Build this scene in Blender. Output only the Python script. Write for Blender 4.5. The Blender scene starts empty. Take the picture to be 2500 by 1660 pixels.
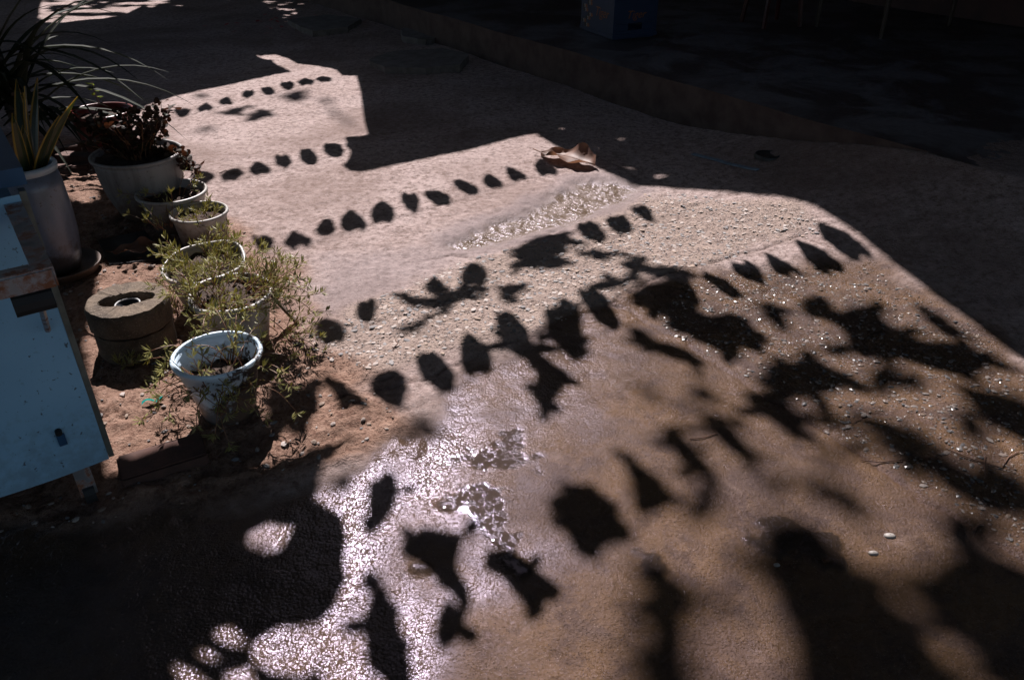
import bpy, bmesh, math, random
import numpy as np
from mathutils import Vector, Matrix
from mathutils.geometry import tessellate_polygon, delaunay_2d_cdt

random.seed(7); rng = np.random.default_rng(7)
R = math.radians
SC = bpy.context.scene
COL = SC.collection

# ------------------------------------------------------------------ camera
CAM_H, PITCH, FPX = 1.3, R(31.5), 1944.0          # focal length in photo pixels (2500 wide)
cd = bpy.data.cameras.new('camera'); cd.sensor_width = 36; cd.lens = FPX / 2500 * 36
cd.clip_start = 0.02; cd.clip_end = 500
cam = bpy.data.objects.new('camera', cd); COL.objects.link(cam)
cam.location = (0, 0, CAM_H); cam.rotation_euler = (R(90) - PITCH, 0, 0)
SC.camera = cam

# ------------------------------------------------------------------ world, sun, exposure
SUN_EL, SUN_AZ = R(49), R(-14)                     # azimuth from +Y, positive towards +X
SUN = Vector((math.sin(SUN_AZ) * math.cos(SUN_EL), math.cos(SUN_AZ) * math.cos(SUN_EL), math.sin(SUN_EL)))
w = bpy.data.worlds.new('World'); SC.world = w; w.use_nodes = True
nt = w.node_tree; nt.nodes.clear()
sky = nt.nodes.new('ShaderNodeTexSky'); sky.sky_type = 'NISHITA'; sky.sun_disc = False
sky.sun_elevation = SUN_EL; sky.sun_rotation = SUN_AZ
bg = nt.nodes.new('ShaderNodeBackground'); bg.inputs[1].default_value = 0.05
wo = nt.nodes.new('ShaderNodeOutputWorld')
nt.links.new(sky.outputs[0], bg.inputs[0]); nt.links.new(bg.outputs[0], wo.inputs[0])
sl = bpy.data.lights.new('sun', 'SUN'); sl.energy = 5.0; sl.angle = R(0.5); sl.color = (1.0, 0.93, 0.925)
so = bpy.data.objects.new('sun', sl); COL.objects.link(so)
so.rotation_euler = SUN.to_track_quat('Z', 'Y').to_euler(); so.location = SUN * 20
SC.view_settings.view_transform = 'Standard'; SC.view_settings.look = 'None'
SC.view_settings.gamma = 1.0; SC.view_settings.use_curve_mapping = False
SC.view_settings.exposure = 1.12
SC.cycles.max_bounces = 4; SC.cycles.diffuse_bounces = 2; SC.cycles.glossy_bounces = 3
SC.cycles.transparent_max_bounces = 6; SC.cycles.sample_clamp_indirect = 4

# ------------------------------------------------------------------ survey helpers
SP, CP = math.sin(PITCH), math.cos(PITCH)
def ray(u, v):
    a, b = (u - 1250) / FPX, (v - 830) / FPX
    return Vector((a, CP - b * SP, -(SP + b * CP)))
def G(u, v, z=0.0):                                # where the sight line of a photo point meets height z
    d = ray(u, v); k = (CAM_H - z) / -d.z
    return Vector((d.x * k, d.y * k, z))
def depth(u, v, z=0.0):
    return (CAM_H - z) / -ray(u, v).z
def up_sun(p, h):                                  # the point at height h whose shadow falls on p
    return Vector(p) + SUN * ((h - p[2]) / SUN.z)

def P2(pts): return np.array([[G(u, v).x, G(u, v).y] for u, v in pts])
def sdf(P, poly):                                  # signed distance to polygon, negative inside
    d = np.full(len(P), 1e9); ins = np.zeros(len(P), bool)
    n = len(poly)
    for i in range(n):
        a, b = poly[i], poly[(i + 1) % n]
        e = b - a; wv = P - a
        t = np.clip((wv @ e) / max(e @ e, 1e-12), 0, 1)
        q = wv - t[:, None] * e
        d = np.minimum(d, (q ** 2).sum(1))
        c = (a[1] > P[:, 1]) != (b[1] > P[:, 1])
        with np.errstate(divide='ignore', invalid='ignore'):
            xi = (b[0] - a[0]) * (P[:, 1] - a[1]) / (b[1] - a[1]) + a[0]
        ins ^= c & (P[:, 0] < xi)
    d = np.sqrt(d)
    return np.where(ins, -d, d)
def linedist(P, pts):
    d = np.full(len(P), 1e9)
    for i in range(len(pts) - 1):
        a, b = pts[i], pts[i + 1]; e = b - a; wv = P - a
        t = np.clip((wv @ e) / (e @ e), 0, 1); q = wv - t[:, None] * e
        d = np.minimum(d, (q ** 2).sum(1))
    return np.sqrt(d)
def sstep(x, a, b):
    t = np.clip((x - a) / (b - a), 0, 1); return t * t * (3 - 2 * t)
_lat = rng.random((256, 256))
def vnoise(P, s, off=0.0):
    x = P[:, 0] * s + off * 17.3 + 1000; y = P[:, 1] * s + off * 5.7 + 1000
    xi = np.floor(x).astype(int); yi = np.floor(y).astype(int); fx = x - xi; fy = y - yi
    fx = fx * fx * (3 - 2 * fx); fy = fy * fy * (3 - 2 * fy)
    g = lambda i, j: _lat[i % 256, j % 256]
    return (g(xi, yi) * (1 - fx) + g(xi + 1, yi) * fx) * (1 - fy) + (g(xi, yi + 1) * (1 - fx) + g(xi + 1, yi + 1) * fx) * fy - 0.5
def fbm(P, s, o=4, off=0.0):
    r = 0; a = 1
    for k in range(o): r = r + a * vnoise(P, s * 2 ** k, off + k * 3.1); a *= 0.5
    return r

# ------------------------------------------------------------------ object helpers
def link(o, parent=None):
    COL.objects.link(o)
    if parent is not None: o.parent = parent
    return o
def tag(o, label=None, cat=None, group=None, kind=None):
    if label: o['label'] = label
    if cat: o['category'] = cat
    if group: o['group'] = group
    if kind: o['kind'] = kind
    return o
def empty(name, loc, label, cat, group=None, rz=0.0):
    o = bpy.data.objects.new(name, None); o.location = loc; o.rotation_euler.z = rz
    o.empty_display_size = 0.05
    link(o); return tag(o, label, cat, group)
class MB:
    def __init__(s): s.v = []; s.f = []; s.m = []; s.c = []
    def add(s, v, f, m=0, col=None):
        k = len(s.v); s.v += [tuple(p) for p in v]; s.f += [tuple(i + k for i in q) for q in f]
        s.m += [m] * len(f)
        s.c += [col if col is not None else (1, 1, 1, 1)] * len(v)
    def box(s, cx, cy, cz, sx, sy, sz, M=None, m=0):
        v = [Vector((cx + a * sx / 2, cy + b * sy / 2, cz + c * sz / 2)) for a in (-1, 1) for b in (-1, 1) for c in (-1, 1)]
        if M is not None: v = [M @ p for p in v]
        s.add(v, [(0, 1, 3, 2), (4, 6, 7, 5), (0, 4, 5, 1), (2, 3, 7, 6), (0, 2, 6, 4), (1, 5, 7, 3)], m)
    def tube(s, pts, rad, n=6, m=0, cap=True, col=None):
        pts = [Vector(p) for p in pts]; rads = rad if hasattr(rad, '__len__') else [rad] * len(pts)
        v = []; f = []; ref = Vector((0.3, 0.2, 0.93))
        for i, p in enumerate(pts):
            t = (pts[min(i + 1, len(pts) - 1)] - pts[max(i - 1, 0)])
            t = t.normalized() if t.length > 1e-9 else Vector((0, 0, 1))
            a = t.cross(ref)
            if a.length < 0.05: a = t.cross(Vector((1, 0, 0)))
            a.normalize(); b = t.cross(a)
            for k in range(n):
                an = 2 * math.pi * k / n
                v.append(p + (a * math.cos(an) + b * math.sin(an)) * rads[i])
        for i in range(len(pts) - 1):
            for k in range(n):
                f.append((i * n + k, i * n + (k + 1) % n, (i + 1) * n + (k + 1) % n, (i + 1) * n + k))
        if cap:
            f.append(tuple(range(n))[::-1]); f.append(tuple((len(pts) - 1) * n + k for k in range(n)))
        s.add(v, f, m, col)
    def lathe(s, prof, n=48, m=0, wob=None):
        v = []; f = []
        for i, (r, z) in enumerate(prof):
            for k in range(n):
                a = 2 * math.pi * k / n
                rr, zz = (r, z) if wob is None else wob(r, z, a, i)
                v.append((rr * math.cos(a), rr * math.sin(a), zz))
        for i in range(len(prof) - 1):
            for k in range(n):
                f.append((i * n + k, i * n + (k + 1) % n, (i + 1) * n + (k + 1) % n, (i + 1) * n + k))
        s.add(v, f, m)
    def prism(s, poly, z0, z1, m=0):               # poly: list of (x,y); z0/z1 numbers
        n = len(poly)
        v = [(p[0], p[1], z0) for p in poly] + [(p[0], p[1], z1) for p in poly]
        tris = tessellate_polygon([[Vector((p[0], p[1], 0)) for p in poly]])
        f = [tuple(t) for t in tris] + [tuple(i + n for i in t) for t in tris]
        f += [(i, (i + 1) % n, n + (i + 1) % n, n + i) for i in range(n)]
        s.add(v, f, m)
    def build(s, name, mat, parent=None, smooth=False, colors=False, loc=None, recalc=True):
        me = bpy.data.meshes.new(name); me.from_pydata(s.v, [], s.f); 
        mats = mat if isinstance(mat, (list, tuple)) else [mat]
        for mm in mats: me.materials.append(mm)
        if len(mats) > 1: me.polygons.foreach_set('material_index', s.m)
        if colors:
            at = me.color_attributes.new('tint', 'FLOAT_COLOR', 'POINT')
            at.data.foreach_set('color', np.array(s.c, dtype=np.float32).ravel())
        if recalc and len(s.f) < 40000:
            bm = bmesh.new(); bm.from_mesh(me); bmesh.ops.recalc_face_normals(bm, faces=bm.faces); bm.to_mesh(me); bm.free()
        if smooth: me.polygons.foreach_set('use_smooth', [True] * len(me.polygons))
        me.update()
        o = bpy.data.objects.new(name, me)
        if loc is not None: o.location = loc
        return link(o, parent)

# ------------------------------------------------------------------ material helpers
def mat(name):
    m = bpy.data.materials.new(name); m.use_nodes = True
    t = m.node_tree; b = t.nodes['Principled BSDF']; return m, t, b
def N(t, typ, **kw):
    n = t.nodes.new(typ)
    for k, v in kw.items():
        if k in ('op',): n.operation = v
        elif k == 'inp':
            for i, x in v.items():
                if hasattr(x, 'is_linked') or isinstance(x, bpy.types.NodeSocket): t.links.new(x, n.inputs[i])
                else: n.inputs[i].default_value = x
        else: setattr(n, k, v)
    return n
def math_(t, op, a, b=None, clamp=False):
    n = t.nodes.new('ShaderNodeMath'); n.operation = op; n.use_clamp = clamp
    for i, x in enumerate((a, b)):
        if x is None: continue
        if isinstance(x, bpy.types.NodeSocket): t.links.new(x, n.inputs[i])
        else: n.inputs[i].default_value = x
    return n.outputs[0]
def mixc(t, f, a, b, blend='MIX'):
    n = t.nodes.new('ShaderNodeMix'); n.data_type = 'RGBA'; n.blend_type = blend
    for i, x in ((0, f), (6, a), (7, b)):
        if isinstance(x, bpy.types.NodeSocket): t.links.new(x, n.inputs[i])
        else: n.inputs[i].default_value = x if i == 0 else (*x, 1) if len(x) == 3 else x
    return n.outputs[2]
def mixf(t, f, a, b):
    n = t.nodes.new('ShaderNodeMix'); n.data_type = 'FLOAT'
    for i, x in ((0, f), (2, a), (3, b)):
        if isinstance(x, bpy.types.NodeSocket): t.links.new(x, n.inputs[i])
        else: n.inputs[i].default_value = x
    return n.outputs[0]
def ramp(t, x, stops):
    n = t.nodes.new('ShaderNodeValToRGB'); cr = n.color_ramp
    while len(cr.elements) < len(stops): cr.elements.new(0.5)
    for e, (p, c) in zip(cr.elements, stops):
        e.position = p; e.color = (c, c, c, 1) if not hasattr(c, '__len__') else (*c, 1)
    t.links.new(x, n.inputs[0]); return n.outputs[0]
def noise(t, co, scale, detail=4, rough=0.55, dist=0.0):
    n = t.nodes.new('ShaderNodeTexNoise'); n.inputs['Scale'].default_value = scale
    n.inputs['Detail'].default_value = detail; n.inputs['Roughness'].default_value = rough
    n.inputs['Distortion'].default_value = dist
    if co is not None: t.links.new(co, n.inputs['Vector'])
    return n.outputs['Fac']
def coords(t, which='Object'):
    return t.nodes.new('ShaderNodeTexCoord').outputs[which]
def bump(t, h, strength, dist, normal=None):
    n = t.nodes.new('ShaderNodeBump'); n.inputs['Distance'].default_value = dist
    if isinstance(strength, bpy.types.NodeSocket): t.links.new(strength, n.inputs['Strength'])
    else: n.inputs['Strength'].default_value = strength
    t.links.new(h, n.inputs['Height'])
    if normal is not None: t.links.new(normal, n.inputs['Normal'])
    return n.outputs[0]
ALB = 0.66                                         # scales base colours down to lessen bounced light in the shade
def simple(name, c1, c2=None, scale=20, rough=0.7, bs=0.0, metallic=0.0, spec=0.5, stops=(0.35, 0.65), bdist=0.003):
    m, t, b = mat(name); co = coords(t)
    nz = noise(t, co, scale, 6)
    if c2 is None: c2 = tuple(x * 0.75 for x in c1)
    c1 = tuple(x * ALB for x in c1); c2 = tuple(x * ALB for x in c2)
    f = ramp(t, nz, [(stops[0], 0.0), (stops[1], 1.0)])
    t.links.new(mixc(t, f, c1, c2), b.inputs['Base Color'])
    b.inputs['Roughness'].default_value = rough; b.inputs['Metallic'].default_value = metallic
    b.inputs['Specular IOR Level'].default_value = spec
    if bs: t.links.new(bump(t, noise(t, co, scale * 4, 6), bs, bdist), b.inputs['Normal'])
    return m
def leafmat(name, c1, c2, trans=(0.3, 0.45, 0.05), tf=0.35, scale=30, rough=0.4):
    m, t, b = mat(name); co = coords(t)
    c1 = tuple(x * 0.8 for x in c1); c2 = tuple(x * 0.8 for x in c2); trans = tuple(x * 0.75 for x in trans)
    cc = mixc(t, ramp(t, noise(t, co, scale, 3), [(0.35, 0.0), (0.65, 1.0)]), c1, c2)
    t.links.new(cc, b.inputs['Base Color']); b.inputs['Roughness'].default_value = rough
    tr = t.nodes.new('ShaderNodeBsdfTranslucent'); tr.inputs[0].default_value = (*trans, 1)
    mx = t.nodes.new('ShaderNodeMixShader'); mx.inputs[0].default_value = tf
    t.links.new(b.outputs[0], mx.inputs[1]); t.links.new(tr.outputs[0], mx.inputs[2])
    t.links.new(mx.outputs[0], t.nodes['Material Output'].inputs[0]); return m

# ------------------------------------------------------------------ where the light falls: traced outlines (photo points)
Z = lambda x0, y0, s, pts: [(x0 + a / s, y0 + b / s) for a, b in pts]
LIT_MAIN = [(150, 400), (235, 385), (300, 300), (360, 252), (433, 233), (543, 207), (630, 189), (711, 173), (668, 152), (680, 139), (702, 143), (722, 156), (780, 163),
            (825, 176), (870, 187), (880, 225), (888, 290), (897, 325), (852, 338), (842, 352), (856, 368), (850, 388), (836, 402), (850, 414), (880, 418), (960, 402),
            (1100, 372), (1230, 343), (1305, 328), (1345, 352), (1420, 392), (1490, 425), (1560, 452), (1650, 462), (1760, 478), (1900, 503),
            (2000, 538), (2100, 597), (2230, 688), (2360, 772), (2500, 872), (2750, 1040), (2900, 1250), (2900, 1700), (2200, 1900), (1000, 1900), (850, 1720), (797, 1642),
            (774, 1611), (736, 1622), (659, 1611), (617, 1588), (613, 1554), (675, 1512), (774, 1504), (812, 1466), (847, 1397),
            (839, 1359), (847, 1297), (835, 1248), (797, 1225), (770, 1205), (778, 1160), (797, 1137), (881, 1075), (740, 1106), (640, 1130), (500, 1130),
            (430, 1125), (330, 1165), (262, 1150), (240, 1010), (205, 850), (224, 790), (240, 700), (242, 560), (218, 510), (140, 498), (138, 405)]
LITW = P2(LIT_MAIN)

# ------------------------------------------------------------------ GROUND
def axis(core0, core1, step, lo, hi, g=1.12):
    c = list(np.arange(core0, core1, step)); s = step; x = c[-1]
    while x < hi: s *= g; x += s; c.append(x)
    s = step; x = c[0]; pre = []
    while x > lo: s *= g; x -= s; pre.append(x)
    return np.array(pre[::-1] + c)
xs = axis(-1.9, 2.1, 0.0085, -70, 70, 1.045)
ys = axis(0.85, 3.4, 0.008, -30, 90, 1.02)
ys = np.concatenate([np.array([-30, -15, -8, -4, -2, -1, 0, 0.4, 0.7]), ys[ys > 0.8]])
GX, GY = np.meshgrid(xs, ys, indexing='xy'); PG = np.stack([GX.ravel(), GY.ravel()], 1)
near = (np.abs(PG[:, 0]) < 8) & (PG[:, 1] > 0) & (PG[:, 1] < 14)

ROUGH = P2([(720, 850), (800, 800), (900, 745), (1010, 690), (1130, 640), (1250, 610), (1400, 575), (1520, 520), (1600, 470), (1760, 490), (1930, 520),
            (2020, 570), (1900, 590), (1760, 640), (1600, 670), (1480, 740), (1330, 800), (1150, 862), (1010, 900), (900, 925), (800, 890)])
RIM_ROUGH = P2([(1480, 560), (1600, 480), (1760, 490), (1930, 530), (1900, 590), (1700, 640), (1500, 640)])
GROOVE = P2([(1080, 590), (1150, 555), (1250, 520), (1330, 480), (1400, 440), (1480, 432), (1545, 445), (1570, 462), (1520, 490), (1440, 528), (1350, 562), (1250, 592), (1150, 612), (1090, 612)])
SAND = P2([(-100, 330), (160, 330), (330, 480), (560, 540), (700, 660), (760, 800), (850, 880), (930, 960), (1010, 1020), (1000, 1080), (880, 1110), (780, 1150), (600, 1200), (200, 1300), (-300, 1300)])
WET = P2([(1330, 790), (1480, 735), (1600, 690), (1700, 650), (1850, 640), (2000, 620), (2150, 640), (2350, 760), (2700, 1000), (2900, 1300), (2900, 1900), (-300, 1900), (-300, 1300), (420, 1230), (640, 1190), (790, 1150), (900, 1110), (1000, 1060), (1060, 1000), (1080, 950), (1150, 880), (1230, 845)])
PEBBLE = P2([(1700, 670), (1850, 640), (2000, 630), (2150, 650), (2350, 770), (2700, 1000), (2900, 1300), (2500, 1360), (2380, 1290), (2200, 1168), (2100, 1105), (2010, 1046), (1940, 1000), (1840, 935), (1720, 860), (1620, 800), (1560, 760)])
SILT = P2([(740, 700), (800, 630), (950, 600), (1080, 620), (1050, 690), (930, 730), (860, 800), (770, 800)])
FILM = P2([(1250, 840), (1340, 795), (1440, 765), (1500, 790), (1500, 850), (1400, 900), (1330, 950), (1270, 1040), (1240, 1150), (1230, 1290), (1150, 1420), (1080, 1540), (1040, 1700), (1000, 1900), (-300, 1900), (-300, 1280), (420, 1220), (640, 1180), (790, 1140), (900, 1100), (1000, 1050), (1060, 990), (1080, 940), (1150, 870)])
PUD = [(P2([(1210, 1060), (1262, 1050), (1270, 1080), (1330, 1130), (1330, 1160), (1230, 1150), (1130, 1150), (1110, 1120), (1190, 1085)]), 1),
       (P2([(1110, 1190), (1180, 1170), (1260, 1180), (1230, 1230), (1240, 1280), (1260, 1300), (1265, 1340), (1290, 1390), (1230, 1395), (1180, 1330), (1150, 1280), (1090, 1250), (1060, 1230)]), 1),
       (P2([(1015, 1380), (1045, 1355), (1075, 1380), (1060, 1420), (1035, 1410)]), 1),
       (P2([(1570, 1350), (1620, 1350), (1640, 1400), (1590, 1400)]), 1),
       (P2([(1880, 1260), (1960, 1270), (2030, 1310), (2050, 1360), (1960, 1360), (1870, 1330), (1820, 1310)]), 1)]
JOINT1 = P2([(820, 985), (900, 966), (1038, 928), (1148, 880), (1200, 855), (1289, 828), (1330, 811), (1382, 787), (1485, 749), (1547, 707), (1609, 673), (1692, 650), (1800, 622), (1950, 580)])
JOINT2 = P2([(1485, 749), (1537, 756), (1616, 804), (1667, 816), (1719, 860), (1798, 911), (1837, 935), (1944, 1002), (2011, 1046), (2101, 1106), (2197, 1167), (2258, 1221), (2327, 1251), (2381, 1290), (2500, 1362), (2700, 1480)])
CRACKS = [P2([(1310, 335), (1400, 352), (1460, 385), (1500, 400), (1570, 440)]), P2([(1370, 250), (1500, 268), (1640, 320), (1790, 360)]), P2([(900, 330), (1000, 315), (1150, 280), (1260, 262)]),
          P2([(535, 425), (600, 424), (680, 405), (760, 385)]), P2([(850, 975), (900, 935), (960, 925)]), P2([(1860, 440), (2000, 432), (2140, 425)]),
          P2([(2140, 1105), (2180, 1125), (2260, 1110)]), P2([(1700, 1180), (1790, 1230), (1830, 1320), (1950, 1380)]), P2([(2011, 1046), (2080, 1010), (2200, 1000), (2330, 1040)]), P2([(600, 330), (720, 345), (800, 330)]), P2([(1000, 640), (1100, 625), (1180, 632)])]
K0 = np.array([0.14, 5.57]); KD = np.array([0.573, -0.819]); KD /= np.linalg.norm(KD); KN = np.array([KD[1], -KD[0]])  # KN points to the lane side
if KN @ (np.array([-1, 3.0]) - K0) < 0: KN = -KN

def soft(P, poly, wdt, jit=0.03, js=9.0, off=0):
    d = sdf(P, poly) + jit * 2 * fbm(P, js, 4, off)
    return 1 - sstep(d, -wdt, wdt)
nn = len(PG); z = np.zeros(nn)
m_r = np.zeros(nn); m_s = np.zeros(nn); m_w = np.zeros(nn); m_p = np.zeros(nn); m_g = np.zeros(nn); m_b = np.zeros(nn); m_c = np.zeros(nn)
Q = PG[near]
r_ = soft(Q, ROUGH, 0.06, 0.05, 7, 1); s_ = soft(Q, SAND, 0.07, 0.05, 6, 2); w_ = soft(Q, WET, 0.05, 0.05, 6, 3)
g_ = 1 - sstep(sdf(Q, GROOVE) + 0.045 * fbm(Q, 16, 3, 4), -0.07, 0.03); gd_ = np.maximum(1 - sstep(sdf(Q, GROOVE) + 0.05 * fbm(Q, 9, 3, 5), 0.0, 0.12), 0.75 * soft(Q, SILT, 0.10, 0.08, 5, 9))
f_m = soft(Q, FILM, 0.30, 0.16, 5, 7)
pb_ = soft(Q, PEBBLE, 0.06, 0.05, 6, 6)
p_ = np.zeros(len(Q))
for poly, k in PUD: p_ = np.maximum(p_, 1 - sstep(sdf(Q, poly) + 0.06 * fbm(Q, 22, 4, 8), -0.012, 0.006))
j1 = linedist(Q + 0.012 * np.stack([fbm(Q, 25, 3, 11), fbm(Q, 25, 3, 12)], 1), JOINT1)
j2 = linedist(Q + 0.02 * np.stack([fbm(Q, 22, 3, 13), fbm(Q, 22, 3, 14)], 1), JOINT2)
cr = np.full(len(Q), 1e9)
for i, c in enumerate(CRACKS): cr = np.minimum(cr, linedist(Q + 0.025 * np.stack([fbm(Q, 15, 3, 15 + i), fbm(Q, 15, 3, 25 + i)], 1), c))
zq = 0.014 * fbm(Q, 1.1, 3) + 0.004 * fbm(Q, 6, 3, 31)
zq += (1 - w_) * (0.0042 * fbm(Q, 34, 3, 51) + 0.002 * np.maximum(0, fbm(Q, 24, 2, 52)))
zq += r_ * (0.006 + 0.006 * fbm(Q, 45, 2, 32) + 0.005 * np.minimum(0, fbm(Q, 70, 2, 33)))
zq += s_ * (0.012 + 0.020 * fbm(Q, 9, 4, 34) + 0.010 * fbm(Q, 48, 2, 35))
zq += w_ * (1 - r_) * (-0.006 + 0.002 * fbm(Q, 40, 3, 36)) + pb_ * 0.004 * fbm(Q, 55, 2, 37)
zq += -0.020 * g_ + g_ * 0.0052 * fbm(Q, 42, 2, 38)
zq *= 1 - 0.8 * p_
jw = 0.004 + 0.006 * np.clip(vnoise(Q, 9, 40) + 0.5, 0, 1)
zq -= 0.008 * np.exp(-(j1 / jw) ** 2) * np.clip(0.75 + vnoise(Q, 6, 44), 0, 1) + 0.010 * np.exp(-(j2 / jw) ** 2) * np.clip(0.65 + 1.2 * vnoise(Q, 5, 41), 0, 1) + 0.008 * np.exp(-(cr / 0.005) ** 2) * np.clip(0.5 + 1.4 * vnoise(Q, 7, 42), 0, 1)
tk = (Q - K0) @ KD; nk = (Q - K0) @ KN
S = sstep(tk, 1.3, 3.0) * (1 - sstep(tk, 3.5, 5.6)); NF = np.where(nk <= 0, 1.0, np.clip(1 - nk / 0.95, 0, 1) ** 2.0)
zq += 0.222 * S * NF
z[near] = zq
m_r[near] = r_; m_s[near] = s_; m_w[near] = w_; m_p[near] = p_; m_g[near] = np.maximum(g_, 0.0); m_b[near] = pb_
m_d = np.zeros(nn); m_d[near] = gd_
m_f = np.zeros(nn); m_f[near] = f_m
m_c[near] = np.maximum(np.maximum(np.exp(-(j1 / 0.008) ** 2), np.exp(-(j2 / 0.009) ** 2)) * 0.9, np.exp(-(cr / 0.006) ** 2) * 0.8)
ZG = z.reshape(GX.shape)
def ground_z(x, y):
    i = int(np.clip(np.searchsorted(xs, x), 1, len(xs) - 1)); j = int(np.clip(np.searchsorted(ys, y), 1, len(ys) - 1))
    return float(max(ZG[j, i], ZG[j - 1, i], ZG[j, i - 1], ZG[j - 1, i - 1]))
nx, ny = len(xs), len(ys)
me = bpy.data.meshes.new('ground')
me.vertices.add(nn); me.vertices.foreach_set('co', np.column_stack([PG, z]).astype(np.float32).ravel())
ii, jj = np.meshgrid(np.arange(nx - 1), np.arange(ny - 1)); b0 = (jj * nx + ii).ravel()
quads = np.column_stack([b0, b0 + 1, b0 + nx + 1, b0 + nx]).astype(np.int32)
me.loops.add(quads.size); me.loops.foreach_set('vertex_index', quads.ravel())
me.polygons.add(len(quads)); me.polygons.foreach_set('loop_start', (np.arange(len(quads)) * 4).astype(np.int32))
me.polygons.foreach_set('use_smooth', np.ones(len(quads), bool))
me.update(calc_edges=True)
for nm, arr in (('zone', (m_w, m_r, m_s, m_p)), ('zonb', (m_g, m_b, m_c, m_d)), ('zonc', (m_f, m_f, m_f, m_f))):
    a = me.color_attributes.new(nm, 'FLOAT_COLOR', 'POINT')
    a.data.foreach_set('color', np.column_stack(arr).astype(np.float32).ravel())

m, t, b = mat('ground_concrete_and_soil'); co = coords(t)
za = N(t, 'ShaderNodeAttribute', attribute_name='zone'); zb = N(t, 'ShaderNodeAttribute', attribute_name='zonb')
sa = N(t, 'ShaderNodeSeparateColor', inp={0: za.outputs['Color']}); sb = N(t, 'ShaderNodeSeparateColor', inp={0: zb.outputs['Color']})
flm = N(t, 'ShaderNodeAttribute', attribute_name='zonc').outputs['Fac']
wet, rgh, snd, pud = sa.outputs[0], sa.outputs[1], sa.outputs[2], za.outputs['Alpha']
grv, peb, crk, dmp = sb.outputs[0], sb.outputs[1], sb.outputs[2], zb.outputs['Alpha']
n1 = noise(t, co, 2.2, 6, 0.6, 0.4); n2 = noise(t, co, 14, 6, 0.65); n3 = noise(t, co, 90, 4, 0.7); n4 = noise(t, co, 330, 3, 0.6); n5 = noise(t, co, 36, 4, 0.7); n6 = noise(t, co, 5.5, 5, 0.6, 0.6)
conc = mixc(t, ramp(t, n1, [(0.40, 0.0), (0.60, 1.0)]), (0.47, 0.39, 0.37), (0.35, 0.275, 0.252))
conc = mixc(t, ramp(t, n2, [(0.40, 0.0), (0.62, 0.55)]), conc, (0.50, 0.42, 0.395))
conc = mixc(t, ramp(t, n2, [(0.33, 0.8), (0.47, 0.0)]), conc, (0.25, 0.20, 0.18))
conc = mixc(t, ramp(t, n5, [(0.36, 0.95), (0.48, 0.0)]), conc, (0.20, 0.15, 0.13))
conc = mixc(t, ramp(t, n5, [(0.53, 0.0), (0.64, 0.8)]), conc, (0.60, 0.50, 0.475))
vo = N(t, 'ShaderNodeTexVoronoi', inp={'Vector': co, 'Scale': 75.0, 'Randomness': 1.0}); vs = N(t, 'ShaderNodeSeparateColor', inp={0: vo.outputs['Color']})
peb_m = math_(t, 'MULTIPLY', ramp(t, vo.outputs['Distance'], [(0.22, 1.0), (0.34, 0.0)]), ramp(t, vs.outputs[0], [(0.45, 0.0), (0.55, 1.0)]))
pebcol = mixc(t, ramp(t, vs.outputs[1], [(0.3, 0.0), (0.7, 1.0)]), (0.24, 0.23, 0.235), (0.52, 0.46, 0.43))
conc = mixc(t, math_(t, 'MULTIPLY', peb_m, 0.55), conc, pebcol)
conc = mixc(t, ramp(t, n3, [(0.34, 0.5), (0.46, 0.0)]), conc, (0.19, 0.145, 0.125))
conc = mixc(t, ramp(t, n4, [(0.56, 0.0), (0.68, 0.6)]), conc, (0.58, 0.50, 0.47))
rough_c = mixc(t, ramp(t, n2, [(0.38, 0.0), (0.62, 1.0)]), (0.50, 0.41, 0.355), (0.40, 0.325, 0.285))
rough_c = mixc(t, math_(t, 'MULTIPLY', peb_m, 0.85), rough_c, pebcol)
pit = ramp(t, n3, [(0.33, 1.0), (0.43, 0.0)])
rough_c = mixc(t, math_(t, 'MULTIPLY', pit, 0.55), rough_c, (0.17, 0.125, 0.10))
sand_c = mixc(t, ramp(t, n2, [(0.35, 0.0), (0.65, 1.0)]), (0.40, 0.268, 0.20), (0.29, 0.185, 0.132))
sand_c = mixc(t, ramp(t, n3, [(0.36, 0.8), (0.50, 0.0)]), sand_c, (0.14, 0.075, 0.05))
sand_c = mixc(t, ramp(t, n5, [(0.36, 0.7), (0.46, 0.0)]), sand_c, (0.17, 0.095, 0.065))
sand_c = mixc(t, ramp(t, n5, [(0.54, 0.0), (0.66, 0.6)]), sand_c, (0.50, 0.35, 0.27))
sand_c = mixc(t, ramp(t, n4, [(0.60, 0.0), (0.70, 0.6)]), sand_c, (0.46, 0.36, 0.30))
wet_c = mixc(t, ramp(t, n1, [(0.38, 0.0), (0.62, 1.0)]), (0.145, 0.090, 0.048), (0.096, 0.062, 0.037))
wet_c = mixc(t, ramp(t, n6, [(0.52, 0.0), (0.64, 0.7)]), wet_c, (0.085, 0.06, 0.048))
wet_c = mixc(t, ramp(t, n2, [(0.35, 0.6), (0.50, 0.0)]), wet_c, (0.05, 0.034, 0.027))
wet_c = mixc(t, ramp(t, n3, [(0.52, 0.0), (0.68, 0.5)]), wet_c, (0.175, 0.12, 0.085))
gr = N(t, 'ShaderNodeTexVoronoi', inp={'Vector': co, 'Scale': 210.0}); grs = N(t, 'ShaderNodeSeparateColor', inp={0: gr.outputs['Color']})
gdot = ramp(t, gr.outputs['Distance'], [(0.20, 1.0), (0.32, 0.0)])
wet_c = mixc(t, math_(t, 'MULTIPLY', gdot, ramp(t, grs.outputs[0], [(0.70, 0.0), (0.72, 0.8)])), wet_c, (0.04, 0.028, 0.024))
wet_c = mixc(t, math_(t, 'MULTIPLY', gdot, ramp(t, grs.outputs[1], [(0.80, 0.0), (0.82, 0.7)])), wet_c, (0.26, 0.20, 0.165))
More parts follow.
